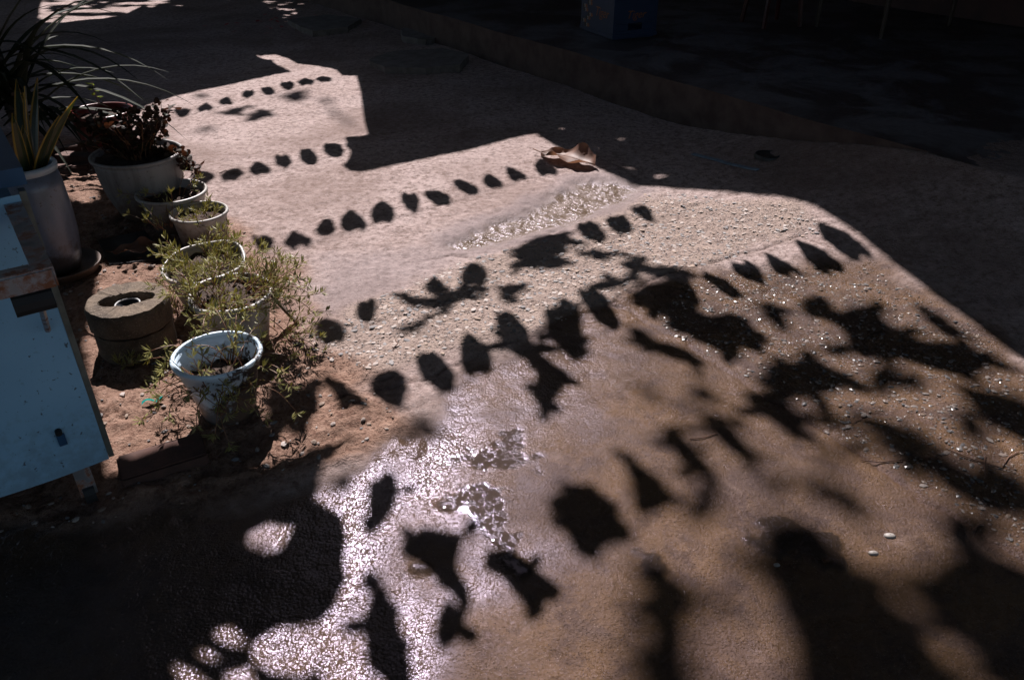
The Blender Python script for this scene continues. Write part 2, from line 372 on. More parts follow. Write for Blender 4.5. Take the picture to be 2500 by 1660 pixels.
wet_c = mixc(t, ramp(t, noise(t, co, 3.4, 6, 0.65, 1.2), [(0.50, 0.0), (0.60, 0.6)]), wet_c, (0.072, 0.048, 0.036))
wet_c = mixc(t, ramp(t, noise(t, co, 7.5, 5, 0.6, 0.4), [(0.60, 0.0), (0.70, 0.55)]), wet_c, (0.20, 0.145, 0.115))
wet_c = mixc(t, math_(t, 'MULTIPLY', flm, 0.65), wet_c, mixc(t, ramp(t, n2, [(0.4, 0.0), (0.6, 1.0)]), (0.115, 0.085, 0.07), (0.065, 0.05, 0.043)))
wet_c = mixc(t, math_(t, 'MULTIPLY', math_(t, 'MULTIPLY', peb_m, peb), 0.7), wet_c, mixc(t, 0.45, pebcol, (0.12, 0.08, 0.06)))
conc = mixc(t, ramp(t, noise(t, co, 0.9, 5, 0.6, 0.5), [(0.48, 0.0), (0.62, 0.65)]), conc, (0.23, 0.17, 0.145))
col = mixc(t, math_(t, 'MULTIPLY', dmp, 0.5), conc, (0.24, 0.21, 0.215))
col = mixc(t, rgh, col, rough_c); col = mixc(t, snd, col, sand_c); col = mixc(t, wet, col, wet_c)
col = mixc(t, grv, col, mixc(t, ramp(t, n2, [(0.4, 0.0), (0.6, 1.0)]), (0.24, 0.20, 0.175), (0.12, 0.09, 0.06))); col = mixc(t, math_(t, 'MULTIPLY', crk, ramp(t, n2, [(0.4, 0.1), (0.6, 0.8)])), col, (0.09, 0.06, 0.05))
col = mixc(t, math_(t, 'MULTIPLY', pud, 0.9), col, (0.045, 0.034, 0.028))
col = mixc(t, 1.0, col, (ALB * 1.04, ALB * 0.985, ALB * 0.965), 'MULTIPLY')
t.links.new(col, b.inputs['Base Color'])
wetness = math_(t, 'MAXIMUM', wet, grv)
dryr = mixf(t, dmp, 0.85, 0.5)
wr = mixf(t, ramp(t, n2, [(0.35, 0.0), (0.7, 1.0)]), 0.09, 0.19)
wr = mixf(t, flm, mixf(t, ramp(t, n6, [(0.4, 0.0), (0.6, 1.0)]), 0.16, 0.44), wr)
wr = mixf(t, grv, wr, 0.15)
pudm = math_(t, 'MULTIPLY', pud, ramp(t, noise(t, co, 55, 4, 0.6, 0.8), [(0.44, 0.0), (0.50, 1.0)]))
ro = mixf(t, wetness, dryr, wr); ro = mixf(t, pudm, ro, 0.02)
t.links.new(mixf(t, math_(t, 'MAXIMUM', math_(t, 'MULTIPLY', flm, ramp(t, n6, [(0.32, 0.45), (0.60, 1.0)])), grv), 0.15, 0.23), b.inputs['Specular IOR Level'])
t.links.new(ro, b.inputs['Roughness']); b.inputs['IOR'].default_value = 1.42; b.inputs['Specular Tint'].default_value = (0.82, 0.70, 1.0, 1)
nb1 = noise(t, co, 150, 2, 0.5); nb2 = noise(t, co, 480, 2, 0.5); nb3 = noise(t, co, 38, 3, 0.5)
nbg = noise(t, co, 48, 2, 0.5)
gv = N(t, 'ShaderNodeTexVoronoi', inp={'Vector': co, 'Scale': 150.0}); gvs = N(t, 'ShaderNodeSeparateColor', inp={0: gv.outputs['Color']})
dome = math_(t, 'MULTIPLY', math_(t, 'SUBTRACT', 1.0, math_(t, 'MULTIPLY', gv.outputs['Distance'], gv.outputs['Distance'])), mixf(t, gvs.outputs[0], 0.25, 1.1))
hwet = math_(t, 'ADD', math_(t, 'ADD', math_(t, 'MULTIPLY', nb1, 0.5), math_(t, 'MULTIPLY', dome, 0.55)), math_(t, 'ADD', math_(t, 'MULTIPLY', nb2, 0.09), math_(t, 'MULTIPLY', nb3, 0.8)))
hdry = math_(t, 'ADD', math_(t, 'MULTIPLY', n3, 1.0), math_(t, 'MULTIPLY', n4, 0.35))
hdry = math_(t, 'ADD', hdry, math_(t, 'MULTIPLY', math_(t, 'MULTIPLY', math_(t, 'ADD', rgh, peb), peb_m), 0.8))
hdry = math_(t, 'SUBTRACT', hdry, math_(t, 'MULTIPLY', math_(t, 'MULTIPLY', rgh, pit), 0.6))
hgr = math_(t, 'MULTIPLY', math_(t, 'ADD', nbg, math_(t, 'MULTIPLY', nb1, 0.3)), 1.6)
hh = mixf(t, wetness, math_(t, 'MULTIPLY', hdry, mixf(t, math_(t, 'MAXIMUM', rgh, snd), 1.5, 2.2)), mixf(t, grv, mixf(t, flm, math_(t, 'ADD', math_(t, 'MULTIPLY', hwet, 0.30), math_(t, 'ADD', math_(t, 'MULTIPLY', hdry, 0.7), math_(t, 'MULTIPLY', math_(t, 'MULTIPLY', gdot, ramp(t, grs.outputs[2], [(0.5, 0.0), (0.6, 1.0)])), 0.35))), math_(t, 'MULTIPLY', hwet, math_(t, 'MULTIPLY', 0.38, ramp(t, n6, [(0.30, 1.15), (0.70, 0.75)])))), hgr))
st = mixf(t, pudm, 1.0, 0.05)
t.links.new(bump(t, hh, st, 0.006), b.inputs['Normal'])
me.materials.append(m)
ground = link(bpy.data.objects.new('ground', me)); tag(ground, kind='structure')

# ------------------------------------------------------------------ raised shop pavement and shop
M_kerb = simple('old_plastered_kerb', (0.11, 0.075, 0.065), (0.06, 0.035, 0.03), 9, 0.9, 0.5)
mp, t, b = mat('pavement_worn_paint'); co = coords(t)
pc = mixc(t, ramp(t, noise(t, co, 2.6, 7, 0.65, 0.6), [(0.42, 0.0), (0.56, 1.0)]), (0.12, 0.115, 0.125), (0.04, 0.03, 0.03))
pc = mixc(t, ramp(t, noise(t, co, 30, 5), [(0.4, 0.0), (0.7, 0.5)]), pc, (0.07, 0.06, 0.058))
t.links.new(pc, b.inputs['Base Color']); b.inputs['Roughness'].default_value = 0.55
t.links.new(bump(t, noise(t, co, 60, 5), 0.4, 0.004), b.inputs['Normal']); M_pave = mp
KO = -KN
def KP(tv, d): q = K0 + KD * tv + KO * d; return (float(q[0]), float(q[1]))
mbp = MB()
edge = [KP(tt, 0.012 * math.sin(tt * 5.1) + random.uniform(-0.008, 0.008)) for tt in np.arange(-6.0, 3.02, 0.22)]
poly = edge + [KP(3.02, 0.0), KP(3.02, 5.5), KP(-6.0, 5.5)]
tris = tessellate_polygon([[Vector((p[0], p[1], 0)) for p in poly]])
mbp.add([(p[0], p[1], 0.222) for p in poly], [tuple(x) for x in tris], 0)
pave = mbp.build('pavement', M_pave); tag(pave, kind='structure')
mbk = MB()
for i in range(len(edge) - 1):
    a, c = edge[i], edge[i + 1]
    mbk.add([(a[0], a[1], -0.05), (c[0], c[1], -0.05), (c[0] + 0.004, c[1] + 0.003, 0.222), (a[0] + 0.004, a[1] + 0.003, 0.222)], [(0, 1, 2, 3)])
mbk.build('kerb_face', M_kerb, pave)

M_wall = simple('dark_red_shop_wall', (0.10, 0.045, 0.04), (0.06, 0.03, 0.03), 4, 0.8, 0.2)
shop = empty('shop_building', (*KP(0, 3.2), 0.222), 'dark shop front of red brown plaster behind the raised pavement', 'building')
def wallq(mb, a, c, z0, z1, th=0.12):
    a = Vector((*a, 0)); c = Vector((*c, 0)); d = (c - a); nrm = Vector((d.y, -d.x, 0)).normalized() * th
    v = [a, c, c + nrm, a + nrm]; mb.add([(p.x, p.y, z0) for p in v] + [(p.x, p.y, z1) for p in v], [(0, 1, 2, 3), (4, 5, 6, 7), (0, 1, 5, 4), (1, 2, 6, 5), (2, 3, 7, 6), (3, 0, 4, 7)])
inv = Matrix.Translation(-Vector(shop.location))
def at_parent(o, p):
    o.matrix_parent_inverse = p.matrix_world.inverted() if p.matrix_world.translation.length > 1e-6 else Matrix.Translation(-Vector(p.location)); return o
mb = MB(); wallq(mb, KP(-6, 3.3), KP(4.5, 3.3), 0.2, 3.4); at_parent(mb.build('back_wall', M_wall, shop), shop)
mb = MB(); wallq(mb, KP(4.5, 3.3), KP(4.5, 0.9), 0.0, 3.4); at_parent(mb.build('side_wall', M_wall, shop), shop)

# ------------------------------------------------------------------ overhead: roof sheets, flags, tree (all above the view, they make the shade)
M_tin = simple('rusty_corrugated_tin', (0.07, 0.045, 0.035), (0.05, 0.05, 0.052), 5, 0.6, 0.2, 0.2)
M_tarp = simple('faded_blue_tarpaulin', (0.02, 0.04, 0.075), (0.03, 0.05, 0.08), 4, 0.6, 0.2)
M_dkwood = simple('weathered_timber', (0.13, 0.08, 0.05), (0.07, 0.04, 0.03), 14, 0.8, 0.3)
def W(x, y): return Vector((x, y, 0))
def cdt_fill(outer, holes):
    vs = []; rings = []
    for ring in [outer] + holes:
        k = len(vs); vs += [Vector((p.x, p.y)) for p in ring]; rings.append(list(range(k, k + len(ring))))
    ed = [(a, b) for ring in rings for a, b in zip(ring, ring[1:] + ring[:1])]
    r = delaunay_2d_cdt(vs, ed, [], 0, 1e-6); ov, of = r[0], r[2]
    cen = np.array([[sum(ov[i].x for i in x) / 3, sum(ov[i].y for i in x) / 3] for x in of])
    keep = sdf(cen, np.array([[p.x, p.y] for p in outer])) < 0
    for hr_ in holes: keep &= sdf(cen, np.array([[p.x, p.y] for p in hr_])) > 0
    return ov, [tuple(x) for x, o in zip(of, keep) if o]
def holed_sheet(name, pts, holes, h, mt, label, cat):
    ov, f = cdt_fill(pts, holes); mb = MB(); mb.add([up_sun((p.x, p.y, 0), h + 0.05 * math.sin(p.x * 2)) for p in ov], f)
    return tag(mb.build(name, mt), label, cat)
def sheet(name, pts, h, mt, label, cat, th=0.012, sag=0.0):
    top = [up_sun(p, h) for p in pts]
    mb = MB(); mb.prism([(p.x, p.y) for p in top], h, h + th)
    return tag(mb.build(name, mt), label, cat)
gp = lambda L: [G(u, v) for u, v in L]
R1 = gp([(1290, 318), (1345, 352), (1420, 392), (1490, 425), (1560, 452), (1650, 462), (1760, 478), (1900, 503), (2000, 538), (2100, 597), (2230, 688), (2360, 772), (2500, 872), (2750, 1040)])
R1 += [W(2.6, 1.2), W(9, 0.5), W(9, 13), W(1.2, 13), W(0.35, 6.0)]
FLECK_HOLES = [gp([(sum(a for a, _ in q) / len(q) + (u - sum(a for a, _ in q) / len(q)) * .6, sum(b for _, b in q) / len(q) + (v - sum(b for _, b in q) / len(q)) * .6) for u, v in q]) for q in ([(1385, 302), (1432, 296), (1470, 316), (1420, 318)], [(1478, 322), (1520, 332), (1545, 352), (1495, 342)], [(1420, 345), (1470, 352), (1500, 372), (1450, 366)],
        [(1528, 366), (1575, 372), (1590, 392), (1545, 386)], [(1500, 392), (1545, 402), (1560, 420), (1520, 414)], [(1345, 300), (1372, 303), (1392, 322), (1360, 318)], [(1590, 425), (1640, 432), (1600, 440)])]  # holes shaped to let light flecks reach the ground
holed_sheet('tarpaulin_roof', R1, FLECK_HOLES, 3.3, M_tarp, 'large blue tarpaulin with holes shaped for light flecks, stretched over the shop pavement, above the view', 'tarpaulin')
R2 = gp([(820, 170), (835, 184), (870, 187), (880, 225), (888, 290), (897, 325), (852, 338), (842, 352), (856, 368), (850, 388), (836, 402), (850, 414), (880, 418), (960, 402), (1100, 372), (1230, 343), (1306, 328)])
R2 += [W(1.6, 5.4), W(2.2, 14), W(-1.5, 16)] + gp([(760, 0), (690, 60), (650, 110), (668, 130), (702, 141), (722, 154), (780, 161)])
sheet('unseen_tin_roof', R2, 2.5, M_tin, 'rusty corrugated tin roof of the building next door, above the view', 'roof')
R3 = gp([(666, 146), (668, 152), (711, 173), (630, 189), (543, 207), (433, 233), (360, 252), (300, 300), (235, 385), (150, 400), (60, 425), (-150, 470), (-700, 600), (-900, 250), (-300, 110), (0, 75), (90, 62), (181, 53), (250, 46), (308, 35), (352, 14), (375, 24), (400, 24), (440, 19), (470, 0), (510, 4), (530, 16), (566, 16), (600, -20), (700, 50), (655, 106), (664, 122), (640, 136), (622, 132), (640, 142)])
sheet('tin_awning', R3, 2.7, M_tin, 'straight edged tin awning hung over the far left of the lane', 'awning')

R5 = gp([(120, -45), (345, -45), (352, -3), (470, -3), (512, -3), (620, -30), (800, -10)]) + [W(-1, 16), W(3, 34), W(-32, 34), W(-22, 12)]  # added cover, darkens everything beyond except the far sunlit window
sheet('unseen_tin_roof', R5, 2.95, M_tin, 'unseen tin sheet added past the far end of the lane to deepen the shade', 'roof')
R6 = gp([(120, -47), (97, 20), (92, 61), (0, 74), (-300, 109), (-900, 248), (-1100, -45)])  # added cover, keeps the ground at far left in shade
sheet('unseen_tin_roof', R6, 3.1, M_tin, 'unseen tin sheet added over the far left to keep it in shade', 'roof')

# strings of flags
FLAGC = {'red': (0.55, 0.03, 0.02), 'yellow': (0.65, 0.50, 0.04), 'green': (0.06, 0.30, 0.06), 'blue': (0.03, 0.12, 0.45), 'white': (0.7, 0.7, 0.7)}
M_flag = {}
for k, c in FLAGC.items(): M_flag[k] = simple('flag_' + k, c, tuple(x * 0.85 for x in c), 30, 0.45)
M_cord = simple('cord', (0.25, 0.24, 0.22), None, 50, 0.8)
ROWS = [([(441, 273), (502, 258), (556, 244), (604, 230), (655, 221), (702, 210), (746, 197), (790, 193)], 2.30, 0.080, 0.23, 'row of flags hung farthest up the lane'),
        ([(494, 434), (567, 424), (633, 407), (693, 395), (753, 381), (813, 365), (867, 342)], 2.25, 0.080, 0.235, 'second farthest string of small flags across the lane'),
        ([(636, 600), (724, 580), (796, 556), (863, 535), (934, 514), (1006, 494), (1067, 476), (1137, 452), (1201, 437), (1254, 421), (1330, 406)], 2.2, 0.080, 0.245, 'middle string of small flags across the lane'),
        ([(805, 807), (902, 768), (1075, 698), (1156, 676), (1449, 573), (1514, 549), (1573, 521)], 2.3, 0.080, 0.20, 'string of flags next nearest to the viewer'),
        ([(953, 957), (1065, 914), (1155, 870), (1258, 825), (1465, 762), (1657, 694), (1758, 686), (1837, 662), (1900, 634), (1987, 622), (2055, 599)], 2.2, 0.080, 0.255, 'nearest string of small flags, leaves hanging among it')]
cn = list(FLAGC)
for pts, h, fw, fh, lab in ROWS:
    rs = random.Random(len(lab))
    tops = [up_sun(G(u, v), h) for u, v in pts]            # middle of each flag
    base = tops[0].copy(); base.z = h
    root = empty('flag_string', base, lab, 'bunting', 'strings of flags over the lane')
    d = (tops[-1] - tops[0]); d.z = 0; d.normalize()
    line = [tops[0] - d * 2.0 + Vector((0, 0, fh * 0.5 + 0.10))] + [p + Vector((0, 0, fh * 0.5)) for p in tops] + [tops[-1] + d * 1.6 + Vector((0, 0, fh * 0.5 + 0.10))]
    mb = MB(); mb.tube(line, 0.0026, 5); at_parent(mb.build('cord', M_cord, root), root)
    for i, p in enumerate(tops):
        yaw = 0.24 + rs.gauss(0, 0.16); dx = Vector((math.cos(yaw), math.sin(yaw), 0))   # flags turned across the sun so their shadows fall as upright ovals
        nrm = Vector((-dx.y, dx.x, 0)); mb = MB(); nxs, nys = 5, 7; v = []; f = []
        curl = rs.uniform(-0.05, 0.05); lean = rs.uniform(-0.03, 0.03); ww = fw * rs.uniform(0.8, 1.15); hh_ = fh * rs.uniform(0.85, 1.1)
        hole = False; nxs, nys = 7, 11; hj = rs.choice((4, 5, 6)); hk = rs.choice((2, 3))
        for j in range(nys + 1):
            tj = j / nys; wd = ww * (0.12 + 1.08 * math.sin(math.pi * (0.05 + 0.90 * tj)) ** 0.55) * (1 + 0.06 * math.sin(j * 2.1 + i) + rs.gauss(0, 0.04))
            for k in range(nxs + 1):
                s_k = k / nxs - 0.5
                v.append(p + dx * (s_k * wd + lean * (tj - .5)) + nrm * (curl * (4 * s_k * s_k) + 0.02 * math.sin(tj * 4 + i)) + Vector((0, 0, hh_ * (0.5 - tj))))
        for j in range(nys):
            for k in range(nxs):
                if hole and j == hj and k == hk: continue
                a = j * (nxs + 1) + k; f.append((a, a + 1, a + nxs + 2, a + nxs + 1))
        mb.add(v, f); cname = ('red' if i == 2 or i == 3 else cn[rs.randrange(5)]) if 'nearest string of small' in lab else cn[rs.randrange(5)]
        at_parent(mb.build('flag', M_flag[cname], root, smooth=True), root)

# tree whose crown hangs over the lane
M_bark = simple('grey_bark', (0.16, 0.12, 0.09), (0.08, 0.06, 0.045), 12, 0.9, 0.6, bdist=0.01)
M_crown = simple('almond_leaves', (0.045, 0.085, 0.022), (0.07, 0.11, 0.025), 3, 0.6)
z2 = lambda p: Z(600, 380, 2.904, p); z3 = lambda p: Z(900, 580, 2.904, p); z4 = lambda p: Z(1600, 500, 2.529, p); z5 = lambda p: Z(200, 1060, 2.613, p); z6 = lambda p: Z(900, 1060, 2.613, p); z7 = lambda p: Z(1600, 1060, 2.613, p)
LEAVES = [  # outline of each leaf or leaf cluster's shadow, height of the leaf
    (z2([(1020, 990), (1130, 985), (1210, 1030), (1400, 1000), (1500, 975), (1640, 945), (1690, 960), (1600, 1030), (1450, 1090), (1250, 1105), (1130, 1070)]), 2.4),
    (z2([(1180, 1230), (1280, 1160), (1450, 1110), (1440, 1140), (1330, 1190), (1220, 1255)]), 2.6),
    (z2([(1790, 980), (1880, 935), (2020, 925), (1990, 980), (1890, 1050), (1830, 1030)]), 2.6),
    (z3([(1010, 100), (1100, 50), (1190, -10), (1320, -30), (1420, -10), (1480, 60), (1400, 80), (1420, 130), (1330, 150), (1450, 180), (1460, 210), (1300, 250), (1200, 235), (1010, 240), (990, 215), (1090, 170), (1020, 130)]), 2.5),
    (z3([(1500, 150), (1650, 115), (1800, 110), (1760, 150), (1640, 170)]), 3.0),
    (z3([(1760, 190), (1900, 150), (1960, 130), (1990, 170), (1960, 200), (2180, 220), (2230, 250), (2080, 290), (1900, 260), (1800, 220)]), 2.8),
    (z3([(1550, 350), (1680, 320), (1840, 300), (1830, 360), (1700, 390), (1560, 415)]), 2.6),
    (z3([(650, 760), (740, 755), (780, 800), (930, 760), (920, 690), (990, 645), (1090, 660), (1150, 720), (1220, 820), (1440, 980), (1400, 1060), (1330, 1150), (1290, 1260), (1220, 1280), (1190, 1180), (1160, 1050), (1180, 950), (1080, 840), (900, 830), (800, 850), (700, 850)]), 2.3),
    (z3([(1250, 530), (1480, 490), (1560, 450), (1660, 440), (1740, 520), (1770, 600), (1720, 630), (1640, 560), (1590, 510), (1520, 500), (1510, 620), (1530, 720), (1500, 820), (1460, 880), (1370, 800), (1290, 720), (1250, 640)]), 2.4),
    (z3([(1840, 400), (1960, 320), (2110, 290), (2160, 330), (2140, 400), (2200, 470), (2100, 540), (1960, 490)]), 2.5),
    (z3([(290, 1310), (380, 1290), (480, 1330), (540, 1390), (450, 1450), (340, 1440)]), 4.2),
    (z3([(1780, 940), (1900, 1010), (2080, 1130), (2070, 1165), (1900, 1050), (1760, 965)]), 4.5),
    (z4([(90, 395), (150, 430), (230, 520), (275, 600), (270, 650), (360, 660), (450, 640), (570, 680), (630, 750), (590, 830), (480, 900), (380, 880), (230, 820), (130, 760), (60, 680), (0, 640), (60, 560), (120, 500)]), 2.8),
    (z4([(-160, 730), (-60, 760), (0, 820), (100, 830), (220, 880), (330, 970), (250, 980), (0, 900), (-160, 840)]), 3.0),
    (z4([(620, 580), (700, 580), (780, 630), (820, 720), (830, 770), (740, 740), (660, 650)]), 3.4),
    (z4([(890, 560), (980, 530), (1070, 560), (1110, 640), (1200, 600), (1300, 590), (1400, 640), (1420, 700), (1500, 750), (1620, 810), (1750, 810), (1900, 850), (2110, 880), (2090, 960), (1950, 1050), (1750, 1010), (1600, 960), (1430, 950), (1280, 940), (1180, 870), (1150, 760), (1060, 700), (950, 680), (890, 640)]), 3.4),
    (z4([(1610, 620), (1750, 670), (1880, 740), (1940, 790), (1850, 800), (1740, 760), (1650, 680)]), 3.2),
    (z4([(650, 980), (760, 940), (900, 925), (1030, 950), (1150, 1010), (1260, 1060), (1330, 1140), (1280, 1160), (1180, 1110), (1040, 1150), (1090, 1260), (1100, 1330), (1050, 1290), (970, 1230), (960, 1180), (870, 1170), (840, 1200), (850, 1290), (900, 1400), (900, 1450), (830, 1390), (700, 1310), (590, 1240), (530, 1130), (700, 1090)]), 3.4),
    (z4([(1350, 970), (1430, 960), (1500, 1030), (1640, 1060), (1660, 1100), (1600, 1130), (1480, 1110), (1370, 1090), (1290, 1050)]), 3.8),
    (z4([(200, 1130), (260, 1090), (360, 1100), (390, 1150), (340, 1210), (240, 1210)]), 4.4),
    (z4([(240, 1270), (350, 1260), (440, 1330), (540, 1430), (600, 1500), (650, 1600), (560, 1590), (430, 1500), (330, 1400)]), 3.6),
    (z4([(40, 1380), (150, 1390), (240, 1480), (310, 1560), (390, 1680), (430, 1780), (360, 1740), (260, 1650), (130, 1560)]), 3.4),
    (z4([(1830, 1070), (1990, 1100), (2276, 1180), (2420, 1250), (2420, 1560), (2276, 1450), (2130, 1380), (1980, 1280), (1880, 1160)]), 4.2),
    (z4([(1640, 1420), (1740, 1410), (1790, 1480), (1760, 1568), (1650, 1540)]), 5.5),
    (z6([(1240, 330), (1300, 330), (1420, 300), (1500, 380), (1600, 450), (1600, 520), (1690, 600), (1680, 680), (1560, 690), (1500, 730), (1470, 800), (1420, 800), (1320, 760), (1260, 640), (1200, 540), (1130, 530), (1200, 500), (1190, 430)]), 2.8),
    (z6([(1620, 180), (1690, 150), (1800, 230), (1880, 310), (1970, 400), (1960, 450), (1860, 500), (1720, 530), (1690, 460), (1660, 290)]), 3.2),
    (z6([(1700, 950), (1850, 900), (2000, 960), (2300, 980), (2300, 1050), (2100, 1120), (2050, 1200), (2080, 1300), (2100, 1700), (1600, 1700), (1700, 1400), (1750, 1200), (1720, 1050)]), 4.8),
    (z6([(540, 600), (620, 610), (580, 700), (560, 800), (640, 950), (650, 1050), (600, 1150), (700, 1200), (690, 1290), (600, 1290), (520, 1180), (480, 1100), (570, 1050), (430, 930), (420, 880), (300, 780), (190, 720), (220, 640), (350, 560)]), 2.0),
    (z6([(740, 720), (860, 700), (960, 760), (1060, 830), (1180, 920), (1240, 970), (1200, 1050), (1100, 1040), (1000, 1070), (900, 960), (830, 870)]), 2.0),
    (z5([(1830, 300), (1900, 265), (1990, 280), (2030, 330), (2000, 420), (1960, 500), (1900, 570), (1830, 520), (1820, 400)]), 2.0),
    (z5([(1850, 920), (1940, 930), (2000, 1100), (2060, 1300), (2130, 1600), (1960, 1600), (1800, 1380), (1790, 1100)]), 2.0),
    (z5([(1440, 310), (1560, 285), (1690, 262), (1690, 280), (1560, 320), (1440, 350)]), 3.2),
    # lower right mass
    (z7([(640, 560), (740, 520), (800, 500), (950, 530), (1100, 620), (1200, 750), (1400, 810), (1650, 800), (1800, 700), (2000, 640), (2400, 800), (2700, 1100), (2700, 1900), (2420, 1900), (2120, 1480), (1800, 1180), (1640, 1000), (1500, 960), (1560, 1060), (1750, 1240), (2080, 1640), (2150, 1900), (840, 1900), (840, 1568), (830, 1250), (720, 1050), (680, 900), (620, 760)]), 5.0),
    (z7([(1720, 60), (1850, 30), (1920, 150), (2352, 300), (2500, 350), (2500, 560), (2352, 520), (2000, 420), (1800, 330), (1760, 200)]), 4.6),
    # upper field: blurred leaves between the far flag rows
    (Z(400, 100, 3.92, [(530, 700), (640, 640), (800, 625), (760, 670), (640, 710)]), 3.6),
    (Z(400, 100, 3.92, [(800, 720), (900, 660), (1050, 645), (1000, 700), (900, 750), (760, 770)]), 3.6),
    (Z(400, 100, 3.92, [(1100, 530), (1240, 480), (1380, 470), (1340, 560), (1240, 590)]), 5.2),
    (Z(400, 100, 3.92, [(320, 830), (430, 815), (520, 820), (420, 860), (330, 865)]), 5.5),
    (Z(400, 100, 3.92, [(300, 510), (400, 515), (430, 545), (330, 540)]), 4.6),
    (Z(400, 100, 3.92, [(1500, 560), (1560, 580), (1760, 760), (1850, 850), (1820, 850), (1660, 720)]), 6.0),
    ([(262, 482), (335, 520), (420, 566), (440, 640), (400, 664), (240, 655), (230, 560), (205, 512)], 2.1),  # this and the next two: added sheets for pot and plank shade
    ([(665, 940), (698, 955), (728, 950), (772, 935), (780, 980), (777, 1019), (746, 1083), (683, 1044), (640, 1000)], 1.9),
    ([(792, 919), (810, 930), (836, 955), (866, 993), (856, 1029), (831, 1019), (823, 993), (797, 955)], 1.9),
    # dappling at the edge of the tarpaulin, upper right
]
BL = [(881, 1075), (797, 1137), (778, 1160), (770, 1205), (797, 1225), (835, 1248), (847, 1297), (839, 1359), (847, 1397), (812, 1466), (774, 1504), (675, 1512), (613, 1554), (617, 1588), (659, 1611), (736, 1622), (774, 1611), (797, 1642), (850, 1720),
      (800, 2000), (-200, 2200), (-600, 1700), (-600, 900), (-500, 500), (60, 425), (138, 405), (140, 498), (218, 510), (242, 560), (240, 700), (224, 790), (205, 850), (240, 1010), (262, 1155), (330, 1172), (430, 1135), (500, 1140), (640, 1140), (740, 1110)]
BLH = [z5([(1060, 590), (1180, 525), (1340, 560), (1270, 690), (1110, 745), (1050, 640)]), z5([(1160, 830), (1260, 780), (1300, 790), (1240, 870)]), z5([(590, 985), (650, 930), (715, 950), (700, 1000), (620, 1015)]),
       z5([(740, 880), (790, 865), (810, 890), (760, 905)]), z5([(840, 1200), (930, 1170), (1000, 1230), (1050, 1290), (940, 1280), (860, 1240)]), z5([(720, 1320), (800, 1330), (880, 1390), (780, 1370)]),
       z5([(570, 1410), (680, 1450), (800, 1540), (860, 1640), (720, 1640), (620, 1500)]), z5([(900, 1480), (1060, 1420), (1110, 1568), (1050, 1640), (940, 1560)])]
trunk_base = Vector((-2.9, 3.4, 0))
tree = empty('almond_tree', trunk_base, 'broad tree beside the lane whose leaves hang over the view', 'tree')
mb = MB()
mb.tube([trunk_base + Vector((0, 0, -0.1)), trunk_base + Vector((0.05, 0.1, 0.6)), trunk_base + Vector((0.1, 0.15, 1.6)), trunk_base + Vector((0.05, 0.3, 2.8)), trunk_base + Vector((0.2, 0.6, 4.0)), trunk_base + Vector((0.3, 0.7, 5.6))], [0.26, 0.19, 0.16, 0.14, 0.10, 0.05], 12)
at_parent(mb.build('trunk', M_bark, tree, smooth=True), tree)
mb = MB()
for pts, h in LEAVES:
    h0 = h; h = 2.2 + (h - 2.2) * (1.5 if h < 4.3 else 1.9) + 0.35
    g = gp(pts); c = sum(g, Vector()) / len(g); tx, ty = random.uniform(-.25, .25), random.uniform(-.25, .25)
    dens = []
    for i in range(len(g)):                       # wavy leaf edge
        a, e = g[i], g[(i + 1) % len(g)]; k = max(1, int((e - a).length / 0.03))
        for s in range(k):
            q = a.lerp(e, s / k)
            if s: q = q + Vector((random.gauss(0, 1), random.gauss(0, 1), 0)) * 0.004
            dens.append(q)
    v = []
    for p in dens:
        hz = h + (p.x - c.x) * tx + (p.y - c.y) * ty + 0.02 * math.sin(p.x * 40); v.append(up_sun(p, hz))
    tr = tessellate_polygon([[Vector((p.x, p.y, 0)) for p in dens]])
    mb.add(v, [tuple(x) for x in tr])
    ext = max((p - c).length for p in g)
    for _ in range(int(4 + ext * 14) if 2.2 <= h0 < 4.3 else 4):            # small leaves and tips round the cluster
        p = random.choice(dens) + Vector((random.gauss(0, .012), random.gauss(0, .012), 0)); a = math.atan2(p.y - c.y, p.x - c.x) + random.gauss(0, .7); L = random.uniform(.05, .12) * (0.6 + min(ext, .4) * 1.6)
        d_ = Vector((math.cos(a), math.sin(a), 0)); s_ = Vector((-d_.y, d_.x, 0)) * L * .30; hz = h + random.uniform(-.3, .5)
        mb.add([up_sun(q, hz) for q in (p - d_ * L * .5, p + s_, p + d_ * L * .25 + s_ * .8, p + d_ * L * .6, p + d_ * L * .25 - s_ * .8, p - s_)], [(0, 1, 5), (1, 2, 4, 5), (2, 3, 4)])
FP = P2([(95, 24), (181, 52), (308, 34), (350, 13), (345, -45), (120, -45)])
q_ = rng.uniform(FP.min(0), FP.max(0), (900, 2)); q_ = q_[sdf(q_, FP) < 0][:70]
for p in q_:                                       # leaves dappling the far sunny patch
    a = random.uniform(-.5, .5); L = random.uniform(.15, .4); d_ = Vector((math.cos(a), math.sin(a), 0)); s_ = Vector((-d_.y, d_.x, 0)) * L * .25; hz = random.uniform(3.2, 4.5); p = Vector((p[0], p[1], 0))
    mb.add([up_sun(q, hz) for q in (p - d_ * L * .5, p + s_, p + d_ * L * .6, p - s_)], [(0, 1, 2, 3)])
RB = P2([(1480, 1300), (1800, 1130), (2050, 900), (2300, 830), (2560, 950), (2560, 1700), (1480, 1700)])
q_ = rng.uniform(RB.min(0), RB.max(0), (400, 2)); q_ = q_[sdf(q_, RB) < 0][:34]
